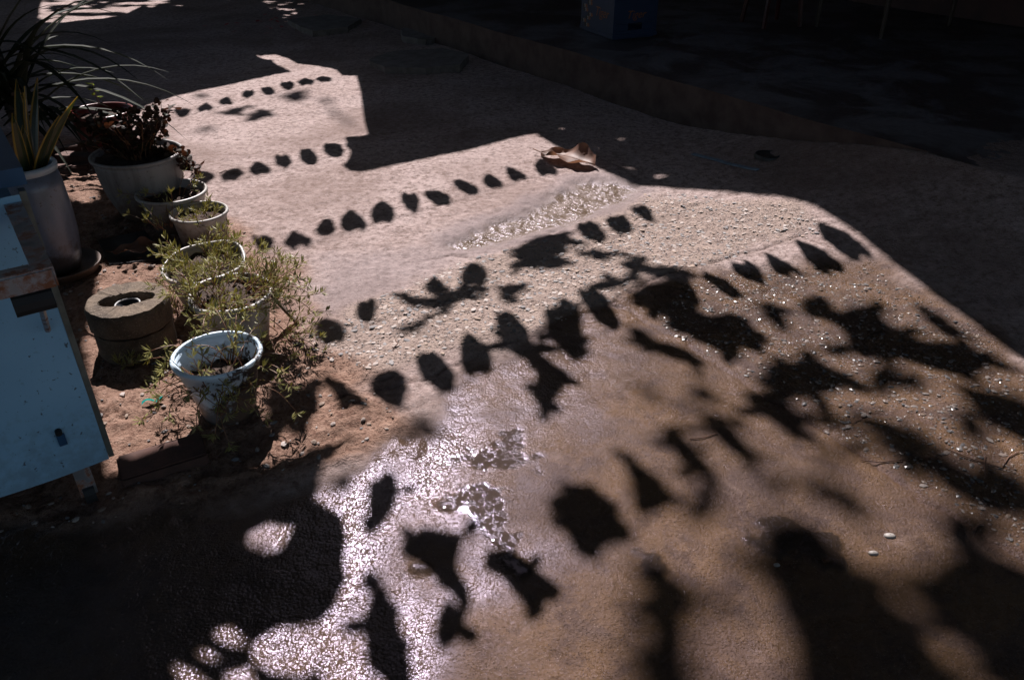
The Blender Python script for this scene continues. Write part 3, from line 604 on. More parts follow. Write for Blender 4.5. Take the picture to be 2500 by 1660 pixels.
for p in q_:                                       # loose high leaves, blurred shade
    a = random.uniform(0, 6.28); L = random.uniform(.10, .22); d_ = Vector((math.cos(a), math.sin(a), 0)); s_ = Vector((-d_.y, d_.x, 0)) * L * .25; hz = random.uniform(4.8, 7.5); p = Vector((p[0], p[1], 0))
    mb.add([up_sun(q, hz) for q in (p - d_ * L * .5, p + s_, p + d_ * L * .25 + s_ * .8, p + d_ * L * .6, p + d_ * L * .25 - s_ * .8, p - s_)], [(0, 1, 5), (1, 2, 4, 5), (2, 3, 4)])
# sheet standing in for foliage, cut to the near left shade and spots
outer = gp(BL); holes = [gp(h) for h in BLH]
vs = []; fs = []
for ring in [outer] + holes:
    k = len(vs); vs += [Vector((p.x, p.y)) for p in ring]; fs.append(list(range(k, k + len(ring))))
ed = [(a, b) for ring in fs for a, b in zip(ring, ring[1:] + ring[:1])]
r = delaunay_2d_cdt(vs, ed, [], 0, 1e-6)
ov, of = r[0], r[2]
cen = np.array([[sum(ov[i].x for i in x) / 3, sum(ov[i].y for i in x) / 3] for x in of])
keep = sdf(cen, np.array([[p.x, p.y] for p in outer])) < 0
for hring in holes: keep &= sdf(cen, np.array([[p.x, p.y] for p in hring])) > 0
v = [up_sun((p.x, p.y, 0), 2.35 + 0.1 * math.sin(p.x * 3) ) for p in ov]
f = [tuple(x) for x, o in zip(of, keep) if o]
mb.add(v, f)
# the rest of the crown: leaves added to cut skylight, kept off the sunlit gap
LB = [LITW, P2([(95, 24), (181, 52), (308, 34), (350, 13), (345, -45), (120, -45)])]
def leaf_cloud(P, l0, l1):
    n = len(P); a = rng.uniform(0, 6.283, n); L = rng.uniform(l0, l1, n)[:, None]; dz = rng.uniform(-.5, .15, n)
    d = np.column_stack([np.cos(a), np.sin(a), dz]); d /= np.linalg.norm(d, axis=1)[:, None]
    s = np.column_stack([-np.sin(a), np.cos(a), rng.uniform(-.35, .35, n)])
    V = np.stack([P - d * L / 2, P + s * L * .2, P + d * L * .28 + s * L * .27, P + d * L / 2, P + d * L * .28 - s * L * .27, P - s * L * .2], 1).reshape(-1, 3)
    k = (np.arange(n) * 6)[:, None]
    F = np.concatenate([k + np.array([[0, 1, 5, 5]]), k + np.array([[1, 2, 4, 5]]), k + np.array([[2, 3, 4, 4]])])
    return V, F
def shade_ok(P, marg):
    sh = P[:, :2] - np.array([[SUN.x, SUN.y]]) / SUN.z * P[:, 2:3]; ok = np.ones(len(P), bool)
    for pl in LB: ok &= sdf(sh, pl) > marg
    return ok
def add_cloud(mb, P, l0, l1):
    V, F = leaf_cloud(P, l0, l1); k = len(mb.v)
    mb.v += [tuple(x) for x in V.tolist()]; mb.c += [(1, 1, 1, 1)] * len(V)
    fl = [tuple(dict.fromkeys(x)) for x in (F + k).tolist()]; mb.f += fl; mb.m += [0] * len(fl)
cnt = 52000
cx = np.column_stack([rng.uniform(-8, 8, cnt), rng.uniform(-5, 13, cnt), rng.uniform(3.05, 5.6, cnt)])
cx = cx[shade_ok(cx, 0.17)]; cx = cx[~((cx[:, 0] > -1.1) & (cx[:, 0] < 0.7) & (cx[:, 1] > 3.3) & (cx[:, 1] < 6.2) & (rng.random(len(cx)) < 0.6))]
cx = cx[~((cx[:, 1] < -0.6) & (cx[:, 0] > -1.2) & (cx[:, 0] < 0.4))]
add_cloud(mb, cx, 0.18, 0.32)
at_parent(mb.build('crown', M_crown, tree, recalc=False), tree)
mb = MB()
for tgt in ((-4.5, 5.0, 4.4), (-4.4, 2.4, 4.2), (-5.0, 3.6, 4.6), (-4.2, 6.0, 4.8)):
    a = trunk_base + Vector((0.1, 0.3, 2.9)); e = Vector(tgt)
    mb.tube([a, a.lerp(e, .35) + Vector((0, 0, .25)), a.lerp(e, .7) + Vector((0, 0, .2)), e], [0.09, 0.06, 0.04, 0.015], 7)
at_parent(mb.build('limb', M_bark, tree, smooth=True), tree)

# foliage left of the view and a far wall, both added to cut skylight
cnt = 9000; hx = np.column_stack([rng.uniform(-8.5, -1.4, cnt), rng.uniform(-2.5, 11, cnt), 3.1 * rng.random(cnt) ** 0.9])
edge_x = -0.643 * (0.8526 * np.maximum(hx[:, 1], -0.5) + 0.68) - 0.55
keep = (hx[:, 0] < edge_x) & (hx[:, 0] > edge_x - 1.6)
hx = hx[keep]; hx = hx[shade_ok(hx, 0.14)]
unseen_hedge = empty('unseen_hedge', (-3.2, 2.0, 0), 'tall dense foliage added left of the lane, outside the view, to cut skylight', 'unseen_hedge')
mb = MB(); add_cloud(mb, hx, 0.16, 0.30); at_parent(mb.build('foliage', M_crown, unseen_hedge, recalc=False), unseen_hedge)
mb = MB()
for y in (-1.5, 0.5, 2.5, 5.0, 7.5):
    x = -0.643 * (0.8526 * max(y, -.5) + 0.68) - 1.4; mb = MB(); mb.tube([(x, y, -.1), (x + .05, y, 1.2), (x - .05, y + .1, 2.4)], [.05, .04, .02], 7); at_parent(mb.build('stem', M_bark, unseen_hedge), unseen_hedge)
M_plaster0 = simple('far_plaster', (0.09, 0.08, 0.075), (0.06, 0.05, 0.05), 3, 0.9, 0.2)
hf = empty('unseen_house', (-3, 15.2, 0), 'unseen dark wall added past the far end of the lane to block low sky', 'building')
mb = MB(); mb.box(-1.0, 15.2, 2.6, 16, 0.4, 5.2); at_parent(mb.build('wall', M_plaster0, hf), hf)
mb = MB(); mb.box(-1.0, 15.1, 5.27, 16.4, 1.2, 0.12); at_parent(mb.build('roof', M_tin, hf), hf)

# wall and eave added behind the viewer to cut skylight
M_plaster = simple('dark_weathered_plaster', (0.09, 0.085, 0.08), (0.06, 0.055, 0.05), 3, 0.9, 0.2)
hb = empty('unseen_house', (-4.2, -2.4, 0), 'unseen plastered wall and eave added behind the viewer to cut skylight', 'building')
mb = MB(); mb.box(-4.2, -2.6, 2.6, 5.0, 0.4, 5.4); at_parent(mb.build('wall', M_plaster, hb), hb)
mb = MB(); mb.box(-4.2, -2.0, 3.2, 5.2, 1.6, 0.12); at_parent(mb.build('eave', M_tin, hb), hb)

# ================================================================== OBJECTS
def frame_at(u, v, zr, rpx):
    p = G(u, v, zr); return p, rpx * depth(u, v, zr) / FPX

M_white = simple('scuffed_white_plastic', (0.50, 0.48, 0.46), (0.28, 0.24, 0.20), 16, 0.45, 0.05, stops=(0.45, 0.75))
M_blueish = None
m, t, b = mat('peeling_white_enamel_sky_tint'); co = coords(t)
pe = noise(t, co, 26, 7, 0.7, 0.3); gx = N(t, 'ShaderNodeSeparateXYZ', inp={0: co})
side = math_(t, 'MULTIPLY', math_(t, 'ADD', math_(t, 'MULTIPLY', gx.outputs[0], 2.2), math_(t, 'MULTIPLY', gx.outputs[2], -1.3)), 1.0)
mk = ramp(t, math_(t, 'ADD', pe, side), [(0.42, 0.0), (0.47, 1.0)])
t.links.new(mixc(t, mk, (0.56, 0.68, 0.78), (0.04, 0.035, 0.035)), b.inputs['Base Color']); b.inputs['Roughness'].default_value = 0.38  # white enamel carries a blue skylight tint in its colour
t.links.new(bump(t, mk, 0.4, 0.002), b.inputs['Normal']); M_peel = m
M_plastic_thin = leafmat('thin_white_plastic', (0.50, 0.48, 0.455), (0.38, 0.35, 0.32), (0.5, 0.45, 0.4), 0.2, 12, 0.45)
M_streak, t, b = mat('white_pot_with_grime_streaks'); co = coords(t)
sc = N(t, 'ShaderNodeMapping', inp={'Vector': co, 'Scale': (30.0, 30.0, 2.0)})
g1 = noise(t, sc.outputs[0], 1.0, 5, 0.6)
t.links.new(mixc(t, ramp(t, g1, [(0.42, 0.0), (0.72, 1.0)]), (0.22, 0.205, 0.20), (0.11, 0.09, 0.08)), b.inputs['Base Color']); b.inputs['Roughness'].default_value = 0.6
M_redpot = simple('dark_red_plastic', (0.20, 0.025, 0.02), (0.12, 0.02, 0.018), 10, 0.35)
M_glaze, t, b = mat('white_glazed_ceramic'); co = coords(t)
g1 = ramp(t, noise(t, co, 7, 6, 0.65), [(0.45, 0.0), (0.75, 1.0)]); cc = mixc(t, g1, (0.15, 0.175, 0.235), (0.10, 0.11, 0.14))
sp = ramp(t, noise(t, co, 55, 4, 0.7), [(0.30, 1.0), (0.36, 0.0)])
t.links.new(mixc(t, sp, cc, (0.06, 0.05, 0.045)), b.inputs['Base Color']); b.inputs['Roughness'].default_value = 0.28
M_rimblue = simple('blue_white_glaze_rim', (0.42, 0.55, 0.68), (0.55, 0.62, 0.70), 9, 0.2)
def grime(m, zmax, col=(0.11, 0.07, 0.05), amt=1.0):
    t = m.node_tree; b = t.nodes['Principled BSDF']; l = b.inputs['Base Color'].links[0]; src = l.from_socket; co = coords(t)
    zz = N(t, 'ShaderNodeSeparateXYZ', inp={0: co}).outputs[2]
    low = math_(t, 'SUBTRACT', 1.0, math_(t, 'DIVIDE', zz, zmax), True)
    f = ramp(t, math_(t, 'ADD', math_(t, 'MULTIPLY', low, 0.55), noise(t, co, 28, 6, 0.7)), [(0.62, 0.0), (0.86, 0.85 * amt)])
    f2 = ramp(t, noise(t, co, 70, 4, 0.7), [(0.62, 0.0), (0.68, 0.7 * amt)])
    t.links.new(mixc(t, f2, mixc(t, f, src, col), (0.06, 0.045, 0.035)), b.inputs['Base Color'])
for m_ in (M_white, M_plastic_thin, M_streak, M_peel): grime(m_, 0.14)
grime(M_glaze, 0.16, (0.05, 0.04, 0.035)); grime(M_redpot, 0.10)
M_soil = simple('dark_potting_soil', (0.10, 0.06, 0.042), (0.045, 0.028, 0.02), 60, 0.95, 0.9, bdist=0.008)

def soil_disc(parent, r, zc, name='soil', amp=0.008, seed=0, dirt=M_soil):
    mb = MB(); rr = random.Random(seed); v = [(0, 0, zc + amp)]; f = []; nr, na = 6, 28
    for i in range(1, nr + 1):
        for k in range(na):
            a = 2 * math.pi * k / na; v.append((r * i / nr * math.cos(a), r * i / nr * math.sin(a), zc + rr.uniform(-amp, amp) + amp * (1 - i / nr)))
    for k in range(na): f.append((0, 1 + k, 1 + (k + 1) % na))
    for i in range(nr - 1):
        for k in range(na):
            a = 1 + i * na; f.append((a + k, a + na + k, a + na + (k + 1) % na, a + (k + 1) % na))
    mb.add(v, f); return mb.build(name, dirt, parent, smooth=True)
def pot(name, label, u, v, rpx, h, base_ratio, mt, rim=0.007, soil_drop=0.03, tilt=(0, 0), bulge=0.0, rimmat=None, seed=0, ribs=False, wob=0.0, group=None):
    p, r = frame_at(u, v, h, rpx)
    root = empty(name, (p.x, p.y, ground_z(p.x, p.y) - 0.012 if h < 0.6 else 0), label, 'plant pot', group)
    root.rotation_euler = (tilt[0], tilt[1], random.uniform(0, 6.28) if mt is not M_peel else 0)
    rb = r * base_ratio; rr = random.Random(seed + 5); ph = rr.uniform(0, 6)
    H = h - root.location.z
    w_ = (lambda R_, Z_, a, i: (R_ * (1 + wob * math.sin(2 * a + ph) + wob * 0.5 * math.sin(5 * a)), Z_ + (wob * 0.25 * math.sin(3 * a + ph) * Z_ / H * r * 2))) if wob else None
    prof = [(0.001, 0.0), (rb, 0.0)]
    for i in range(1, 13):
        k = i / 12; rad = rb + (r * 0.985 - rb) * (k if not bulge else k ** 0.75) + bulge * r * math.sin(math.pi * k)
        prof.append((rad, H * 0.96 * k))
        if ribs and i in (9, 10, 11): prof.append((rad + 0.003, H * 0.96 * (k + 0.01)))
    th = 0.0035
    inner = [(max(0.002, a - th), z_) for a, z_ in prof[::-1] if z_ > H * 0.35] + [(0.001, H * 0.36)]
    mb = MB(); mb.lathe(prof + inner, 44, 0, w_); body = mb.build('body', mt, root, smooth=True)
    mb = MB(); q = [(r - th, H * 0.955), (r - th, H), (r + rim * 0.3, H + 0.002), (r + rim, H - 0.002), (r + rim, H - rim * 1.4), (r - 0.001, H - rim * 1.6)]
    mb.lathe(q + [q[0]], 44, 0, w_); mb.build('rim', rimmat or mt, root, smooth=True)
    soil_disc(root, (r - th) * (rb / r + (1 - rb / r) * (1 - soil_drop / H)) * 0.995, H - soil_drop, seed=seed)
    return root, p, r, H
POTG = 'planted pots along the lane edge'
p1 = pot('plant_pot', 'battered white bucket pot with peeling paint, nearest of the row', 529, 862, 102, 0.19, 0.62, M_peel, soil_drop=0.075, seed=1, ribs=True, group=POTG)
p2 = pot('plant_pot', 'white pot under the thickest trailing moss rose, behind the nearest bucket', 562, 712, 97, 0.19, 0.72, M_white, soil_drop=0.02, seed=2, wob=0.03, group=POTG)
p3 = pot('plant_pot', 'tilted thin white pot full of moss rose, third from the near end', 503, 630, 92, 0.17, 0.70, M_plastic_thin, soil_drop=0.03, seed=3, tilt=(R(5), R(-5)), wob=0.05, group=POTG)
p4 = pot('plant_pot', 'smallest white pot with bare soil and sprouts, beside the rimmed basin pot', 485, 516, 66, 0.14, 0.78, M_plastic_thin, rim=0.006, soil_drop=0.03, seed=4, group=POTG)
p5 = pot('plant_pot', 'white basin pot with wide rim and withered stems, before the big bushy pot', 418, 466, 80, 0.16, 0.70, M_white, rim=0.007, soil_drop=0.03, seed=5, group=POTG)
p6 = pot('plant_pot', 'big streaky white pot holding the dark bushy plant', 333, 372, 103, 0.27, 0.60, M_streak, rim=0.008, soil_drop=0.02, bulge=0.07, seed=6, group=POTG)
p7 = pot('plant_pot', 'dark red plastic pot with dry soil behind the bushy plant', 245, 270, 72, 0.22, 0.68, M_redpot, rim=0.007, soil_drop=0.04, seed=7, group=POTG)

# tall glazed jar with saucer
pj, rj = frame_at(56, 402, 0.41, 70)
jar = empty('glazed_jar', (pj.x, pj.y, ground_z(pj.x, pj.y)), 'tall white glazed jar with a blue rim holding striped leaves, behind the cart', 'plant pot')
hj = 0.41 - jar.location.z; mb = MB()
prof = [(0.001, 0.012), (rj * 0.80, 0.012), (rj * 0.95, 0.05), (rj * 1.07, 0.14), (rj * 1.10, 0.22), (rj * 1.06, 0.32), (rj * 1.0, hj - 0.02)]
mb.lathe(prof + [(rj * 0.93, hj - 0.02), (rj * 0.93, hj - 0.12), (0.001, hj - 0.12)], 56); mb.build('body', M_glaze, jar, smooth=True)
mb = MB(); q = [(rj * 0.90, hj - 0.022), (rj * 0.93, hj), (rj * 1.0, hj + 0.004), (rj * 1.06, hj - 0.004), (rj * 1.04, hj - 0.022)]; mb.lathe(q + [q[0]], 56); mb.build('rim', M_rimblue, jar, smooth=True)
soil_disc(jar, rj * 0.90, hj - 0.05, seed=11)
mb = MB(); mb.lathe([(0.001, 0.0), (rj * 1.2, 0.0), (rj * 1.34, 0.03), (rj * 1.37, 0.034), (rj * 1.34, 0.036), (rj * 1.18, 0.008), (0.001, 0.008)], 48)
o = mb.build('saucer', M_streak, smooth=True, loc=(pj.x + 0.02, pj.y, ground_z(pj.x, pj.y) - 0.004)); tag(o, 'pale shallow saucer under the tall glazed jar', 'saucer')

# ---- moss rose plants
M_moss = leafmat('moss_rose_leaves', (0.27, 0.27, 0.08), (0.44, 0.41, 0.19), (0.70, 0.64, 0.18), 0.38, 60, 0.35)
M_stem = simple('reddish_stems', (0.28, 0.10, 0.05), (0.20, 0.12, 0.05), 60, 0.5)
M_dry = simple('dry_straw', (0.34, 0.24, 0.15), (0.2, 0.13, 0.08), 80, 0.8)
def needle(mb, p, d, L, wd):
    d = d.normalized(); s = d.cross(Vector((0.31, 0.17, 0.93)))
    if s.length < 0.05: s = d.cross(Vector((1, 0, 0)))
    s.normalize(); n_ = d.cross(s); m_ = p + d * L * 0.55
    mb.add([p, m_ + s * wd, m_ + n_ * wd * 0.6, m_ - s * wd, m_ - n_ * wd * 0.6, p + d * L + Vector((0, 0, L * 0.12))],
           [(0, 1, 2), (0, 2, 3), (0, 3, 4), (0, 4, 1), (5, 2, 1), (5, 3, 2), (5, 4, 3), (5, 1, 4)])
def moss_rose(label, center, r0, zt, n, lmin, lmax, seed, bias=(0, 0), droop=0.9, upk=0.9, leafy=1.0, floor=0.012):
    rr = random.Random(seed); base = Vector((center.x, center.y, zt))
    root = empty('moss_rose', base, label, 'plant', 'moss rose plants in the pots'); st = MB(); lf = MB()
    for i in range(n):
        a = rr.uniform(0, 6.283); rad = r0 * math.sqrt(rr.random()) * 0.9; p = Vector((rad * math.cos(a), rad * math.sin(a), -0.005))
        a2 = a + rr.gauss(0, 0.7); dv = Vector((math.cos(a2) * rr.uniform(.3, 1) + bias[0], math.sin(a2) * rr.uniform(.3, 1) + bias[1], upk * rr.uniform(0.5, 1.3))).normalized()
        L = rr.uniform(lmin, lmax); k = max(6, int(L / 0.014)); pts = [p.copy()]; cv = Vector((rr.gauss(0, .08), rr.gauss(0, .08), -droop * rr.uniform(.05, .22)))
        for s in range(k):
            dv = (dv + cv * (0.4 + s / k) + Vector((rr.gauss(0, .07), rr.gauss(0, .07), rr.gauss(0, .05)))).normalized()
            if s > k * 0.75: dv.z += 0.10; dv.normalize()
            q = pts[-1] + dv * (L / k)
            if base.z + q.z < floor: q.z = floor - base.z; dv.z = abs(dv.z) * 0.2
            pts.append(q)
        st.tube(pts, [0.0017 - 0.0008 * s / k for s in range(k + 1)], 5)
        for s in range(int(k * 0.3), k + 1):
            tdir = (pts[min(s + 1, k)] - pts[max(s - 1, 0)]).normalized()
            m_n = 9 if s == k else (2 if rr.random() < 0.75 * leafy else 1)
            for _ in range(m_n if rr.random() < leafy or s == k else 0):
                an = rr.uniform(0, 6.283); sx = tdir.cross(Vector((0.2, 0.9, 0.35))).normalized(); sy = tdir.cross(sx)
                ld = (sx * math.cos(an) + sy * math.sin(an)) * rr.uniform(.6, 1.0) + tdir * rr.uniform(.35, .9) + Vector((0, 0, 0.2))
                needle(lf, pts[s] + tdir * rr.uniform(-.005, .005), ld, rr.uniform(.018, .030), rr.uniform(.0019, .0028))
    for o in (st.build('stems', M_stem, root, smooth=True), lf.build('leaves', M_moss, root, recalc=False)): o['kind'] = 'stuff'
    return root
def ptop(p, drop): return p[3] - drop + p[0].location.z
moss_rose('dense trailing moss rose spilling right and down to the ground', p2[1], p2[2], ptop(p2, 0.02), 84, 0.07, 0.20, 21, bias=(0.35, -0.12), droop=1.0)
moss_rose('bushy moss rose filling the tilted thin pot', p3[1], p3[2] * 0.95, ptop(p3, 0.03), 54, 0.05, 0.12, 22, bias=(0.1, 0), droop=0.6)
moss_rose('sparse moss rose tangled over the peeling bucket', p1[1], p1[2] * 0.9, ptop(p1, 0.075), 60, 0.10, 0.21, 23, bias=(-0.15, -0.25), droop=1.3, leafy=0.45)
moss_rose('few short sprouts in the smallest white pot', p4[1], p4[2] * 0.8, ptop(p4, 0.03), 14, 0.04, 0.07, 24, droop=0.5)
moss_rose('thin withered sprigs in the wide rimmed basin pot', p5[1], p5[2] * 0.8, ptop(p5, 0.03), 12, 0.06, 0.13, 25, bias=(-0.3, 0), droop=1.0, leafy=0.3)
gq = G(300, 900); moss_rose('single low moss rose sprig rooted beside the concrete ring', Vector((gq.x, gq.y, 0)), 0.008, ground_z(gq.x, gq.y) + 0.004, 5, 0.04, 0.09, 26, bias=(0.2, 0), droop=0.6)
gq = G(440, 770); moss_rose('low moss rose clump on the soil between ring and pots', Vector((gq.x, gq.y, 0)), 0.03, ground_z(gq.x, gq.y) + 0.004, 14, 0.06, 0.13, 27, droop=0.6)
gq = G(690, 830); moss_rose('moss rose runner creeping on the soil right of the bucket', Vector((gq.x, gq.y, 0)), 0.05, ground_z(gq.x, gq.y) + 0.01, 22, 0.08, 0.19, 28, bias=(0.25, -0.3), droop=1.0, leafy=0.8)
gq = G(420, 620); moss_rose('dim moss rose sprigs hanging left of the tilted pot', Vector((gq.x, gq.y, 0)), 0.03, 0.11, 10, 0.06, 0.13, 29, bias=(-0.5, 0.2), droop=0.8, leafy=0.5)
# dry bits in pots
def litter(name, label, cat, pts, mt, rad=0.0016, group=None):
    mb = MB(); c = Vector(pts[0]); mb.tube([Vector(p) - c for p in pts], rad, 5)
    return tag(mb.build(name, mt, smooth=True, loc=c), label, cat, group)

# ---- bushy plant in the big pot: small round leaves
M_kal = leafmat('dark_round_leaves', (0.018, 0.026, 0.010), (0.05, 0.016, 0.012), (0.14, 0.04, 0.015), 0.14, 25, 0.65)
M_kal.node_tree.nodes['Principled BSDF'].inputs['Specular IOR Level'].default_value = 0.25
def bush(label, base, n, seed, lmin, lmax, lr, spread=1.0):
    rr = random.Random(seed); root = empty('bushy_plant', base, label, 'plant'); st = MB(); lf = MB()
    for i in range(n):
        a = rr.uniform(0, 6.283); out = rr.uniform(.1, 1.0) * spread
        if i % 7 == 0: a = rr.uniform(-0.5, 0.5); out = 1.1
        dv = Vector((math.cos(a) * out, math.sin(a) * out, 1.0)).normalized(); L = rr.uniform(lmin, lmax); pts = [Vector((math.cos(a) * .05, math.sin(a) * .05, 0))]
        for s in range(8):
            dv = (dv + Vector((rr.gauss(0, .12), rr.gauss(0, .12), rr.gauss(-0.05, .08) - (0.22 if i % 7 == 0 else 0)))).normalized(); pts.append(pts[-1] + dv * L / 8)
        st.tube(pts, [0.0028 - 0.0002 * s for s in range(9)], 5)
        for s in range(2, 9):
            for _ in range(3 if s < 8 else 5):
                an = rr.uniform(0, 6.283); d = Vector((math.cos(an), math.sin(an), rr.uniform(-.3, .6))).normalized(); p = pts[s] + d * rr.uniform(.005, .02)
                r_l = lr * rr.uniform(.6, 1.2); sx = d.cross(Vector((rr.gauss(0, 1), rr.gauss(0, 1), rr.gauss(0, 1)))).normalized(); n_ = d.cross(sx)
                v = [p] + [p + d * r_l * (1 - math.cos(q)) + sx * r_l * math.sin(q) + n_ * 0.25 * r_l * abs(math.sin(q)) for q in (0.6, 1.4, 2.2, 3.14, -2.2, -1.4, -0.6)]
                lf.add(v, [(0, 1, 2), (0, 2, 3), (0, 3, 4), (0, 4, 5), (0, 5, 6), (0, 6, 7)])
    for o in (st.build('stems', M_stem, root), lf.build('leaves', M_kal, root, recalc=False)): o['kind'] = 'stuff'
    return root
bush('dark bushy plant with small round reddish leaves in the big streaky pot', Vector((p6[1].x, p6[1].y, ptop(p6, 0.02))), 46, 31, 0.13, 0.24, 0.012, 0.75)

# ---- striped upright leaves in the jar
M_snk = leafmat('dark_green_blade', (0.02, 0.035, 0.018), (0.035, 0.05, 0.02), (0.06, 0.08, 0.01), 0.15, 18, 0.35)
M_yel = leafmat('yellow_leaf_edge', (0.30, 0.20, 0.035), (0.34, 0.23, 0.05), (0.55, 0.30, 0.03), 0.3, 18, 0.5)
snk = empty('snake_plant', (pj.x, pj.y, 0.36), 'snake plant with yellow edged blades standing in the tall jar', 'plant')
rr = random.Random(5)
for i in range(9):
    a = rr.uniform(0, 6.283) if i > 3 else (-0.2, 0.25, -0.9, 1.2)[i]; L = rr.uniform(0.20, 0.34); tl = rr.uniform(.08, .45) if i > 1 else 0.55
    mb = MB(); d = Vector((math.cos(a) * tl, math.sin(a) * tl, 1)).normalized(); sx = Vector((-math.sin(a + rr.gauss(0, .6)), math.cos(a), 0)).normalized(); p = Vector((math.cos(a) * .03, math.sin(a) * .03, -.01)); v = []; f = []; mi = []
    for s in range(9):
        k = s / 8; wd = 0.022 * math.sin(math.pi * min(1, 0.22 + 0.78 * k)) ** 0.8 * (1.0 if k < 1 else 0.02) + 0.0004
        for q in (-1, -0.72, 0, 0.72, 1): v.append(p + sx * q * wd + d.cross(sx) * 0.006 * (q * q))
        p = p + d * L / 8; d = (d + Vector((math.cos(a), math.sin(a), 0)) * 0.06 * tl + Vector((0, 0, -0.03 * tl))).normalized()
    for s in range(8):
        for q in range(4):
            b_ = s * 5 + q; mb.add([v[b_], v[b_ + 1], v[b_ + 6], v[b_ + 5]], [(0, 1, 2, 3)], 1 if q in (0, 3) else 0)
    mb.build('blade', [M_snk, M_yel], snk, smooth=True)

# ---- fan of long palm blades, far left
M_palm = leafmat('dark_palm_blade', (0.012, 0.018, 0.009), (0.018, 0.026, 0.012), (0.02, 0.03, 0.01), 0.08, 12, 0.75)
M_palm.node_tree.nodes['Principled BSDF'].inputs['Specular IOR Level'].default_value = 0.2
palm = empty('palm_plant', (-2.35, 3.75, 0.0), 'dark palm with long arching blades at the far left', 'plant')
rr = random.Random(12)
for i in range(46):
    a = rr.uniform(-1.0, 1.5) if i < 36 else rr.uniform(-3, 3); L = rr.uniform(0.45, 0.95); el = rr.uniform(0.1, 1.1); hz = rr.uniform(0.15, 0.5)
    d = Vector((math.cos(a) * math.cos(el), math.sin(a) * math.cos(el), math.sin(el))); p = Vector((rr.gauss(0, .04), rr.gauss(0, .04), hz)); mb = MB(); v = []
    for s in range(11):
        k = s / 10; wd = 0.016 * (1 - k ** 2.2) * min(1, 0.4 + 3 * k) + 0.0005; sx = d.cross(Vector((0, 0, 1))); sx = sx.normalized() if sx.length > .05 else Vector((1, 0, 0))
        up = sx.cross(d)
        v += [p - sx * wd + up * wd * 0.5, p, p + sx * wd + up * wd * 0.5]; p = p + d * L / 10; d = (d + Vector((0, 0, -0.10 - 0.07 * k))).normalized()
    mb.add(v, [(s * 3 + q, s * 3 + q + 1, s * 3 + q + 4, s * 3 + q + 3) for s in range(10) for q in (0, 1)])
    mb.build('blade', M_palm, palm, smooth=True)
mb = MB(); mb.tube([(0, 0, -0.05), (0.02, 0.01, 0.2), (0, 0, 0.5)], [0.05, 0.045, 0.03], 9); mb.build('trunk', M_bark, palm, smooth=True)

# ---- small bright sprig
M_bright = leafmat('bright_backlit_leaf', (0.25, 0.32, 0.03), (0.32, 0.36, 0.04), (0.6, 0.7, 0.05), 0.5, 30, 0.4)
q0 = G(243, 250, 0.20); sprig = empty('sprig', (q0.x, q0.y, 0.18), 'bright yellow green sprig above the dark red pot', 'plant')
mb = MB(); mb.tube([(0, 0, 0), (-.01, 0, .06), (-.012, 0, .12)], 0.0016, 5); mb.build('stem', M_stem, sprig)
mb = MB()
for i in range(8):
    a = i * 2.4; d = Vector((math.cos(a), math.sin(a) * .6, rr.uniform(-.5, .2))).normalized(); needle(mb, Vector((-.01, 0, .05 + .009 * i)), d, rr.uniform(.03, .05), .007)
mb.build('leaves', M_bright, sprig, recalc=False)

# ---- concrete rings with a pipe
M_conc, t, b = mat('coarse_mossy_concrete'); co = coords(t)
c1 = mixc(t, ramp(t, noise(t, co, 12, 6, .65), [(0.4, 0.0), (0.65, 1.0)]), (0.135, 0.10, 0.07), (0.06, 0.044, 0.032))
vv = N(t, 'ShaderNodeTexVoronoi', inp={'Vector': co, 'Scale': 120.0}); c1 = mixc(t, ramp(t, vv.outputs['Distance'], [(0.12, 0.5), (0.25, 0.0)]), c1, (0.30, 0.25, 0.19))
t.links.new(c1, b.inputs['Base Color']); b.inputs['Roughness'].default_value = 0.95
t.links.new(bump(t, noise(t, co, 110, 4, .7), 0.9, 0.006), b.inputs['Normal'])
M_pipe = simple('black_pipe', (0.02, 0.025, 0.035), None, 20, 0.4); M_pipew = simple('white_pipe_end', (0.6, 0.6, 0.6), None, 20, 0.5)
pr, rrg = frame_at(308, 730, 0.17, 94)
ring = empty('concrete_ring', (pr.x, pr.y, ground_z(pr.x, pr.y) - 0.01), 'mossy concrete block of two stacked rings with a dark pipe hole', 'concrete block')
hr = 0.17 - ring.location.z
def ring_mesh(z0, z1, r, seed):
    mb = MB(); rg = random.Random(seed); n_ = 60; jit = [rg.gauss(0, .012) for _ in range(n_)]
    jit = [(jit[i - 1] + jit[i] + jit[(i + 1) % n_]) / 3 for i in range(n_)]
    ins = []
    for k in range(n_):                            # angular recess with two corners
        a = 2 * math.pi * k / n_; rr_ = 0.36 + 0.30 * abs(math.cos(a - 0.35)) ** 5; ins.append(r * rr_)
    prof = [('o', 0.97, z0), ('o', 1.0, z0 + .006), ('o', 1.0, z1 - .012), ('o', 0.965, z1), ('i', 1.04, z1), ('i', 1.0, z1 - .008), ('i', 0.96, z0)]
    v = []; f = []
    for ty, s, zz in prof:
        for k in range(n_):
            a = 2 * math.pi * k / n_; rd = (r * (1 + jit[k]) if ty == 'o' else ins[k]) * s; v.append((rd * math.cos(a), rd * math.sin(a), zz + (rg.gauss(0, .0012))))
    for i in range(len(prof)):
        for k in range(n_):
            j = (i + 1) % len(prof); f.append((i * n_ + k, i * n_ + (k + 1) % n_, j * n_ + (k + 1) % n_, j * n_ + k))
    mb.add(v, f); return mb
ring_mesh(0, hr * 0.49, rrg * 0.97, 1).build('lower_ring', M_conc, ring, smooth=False)
ring_mesh(hr * 0.54, hr, rrg * 1.02, 2).build('upper_ring', M_conc, ring, smooth=False)
mb = MB(); rp = rrg * 0.30
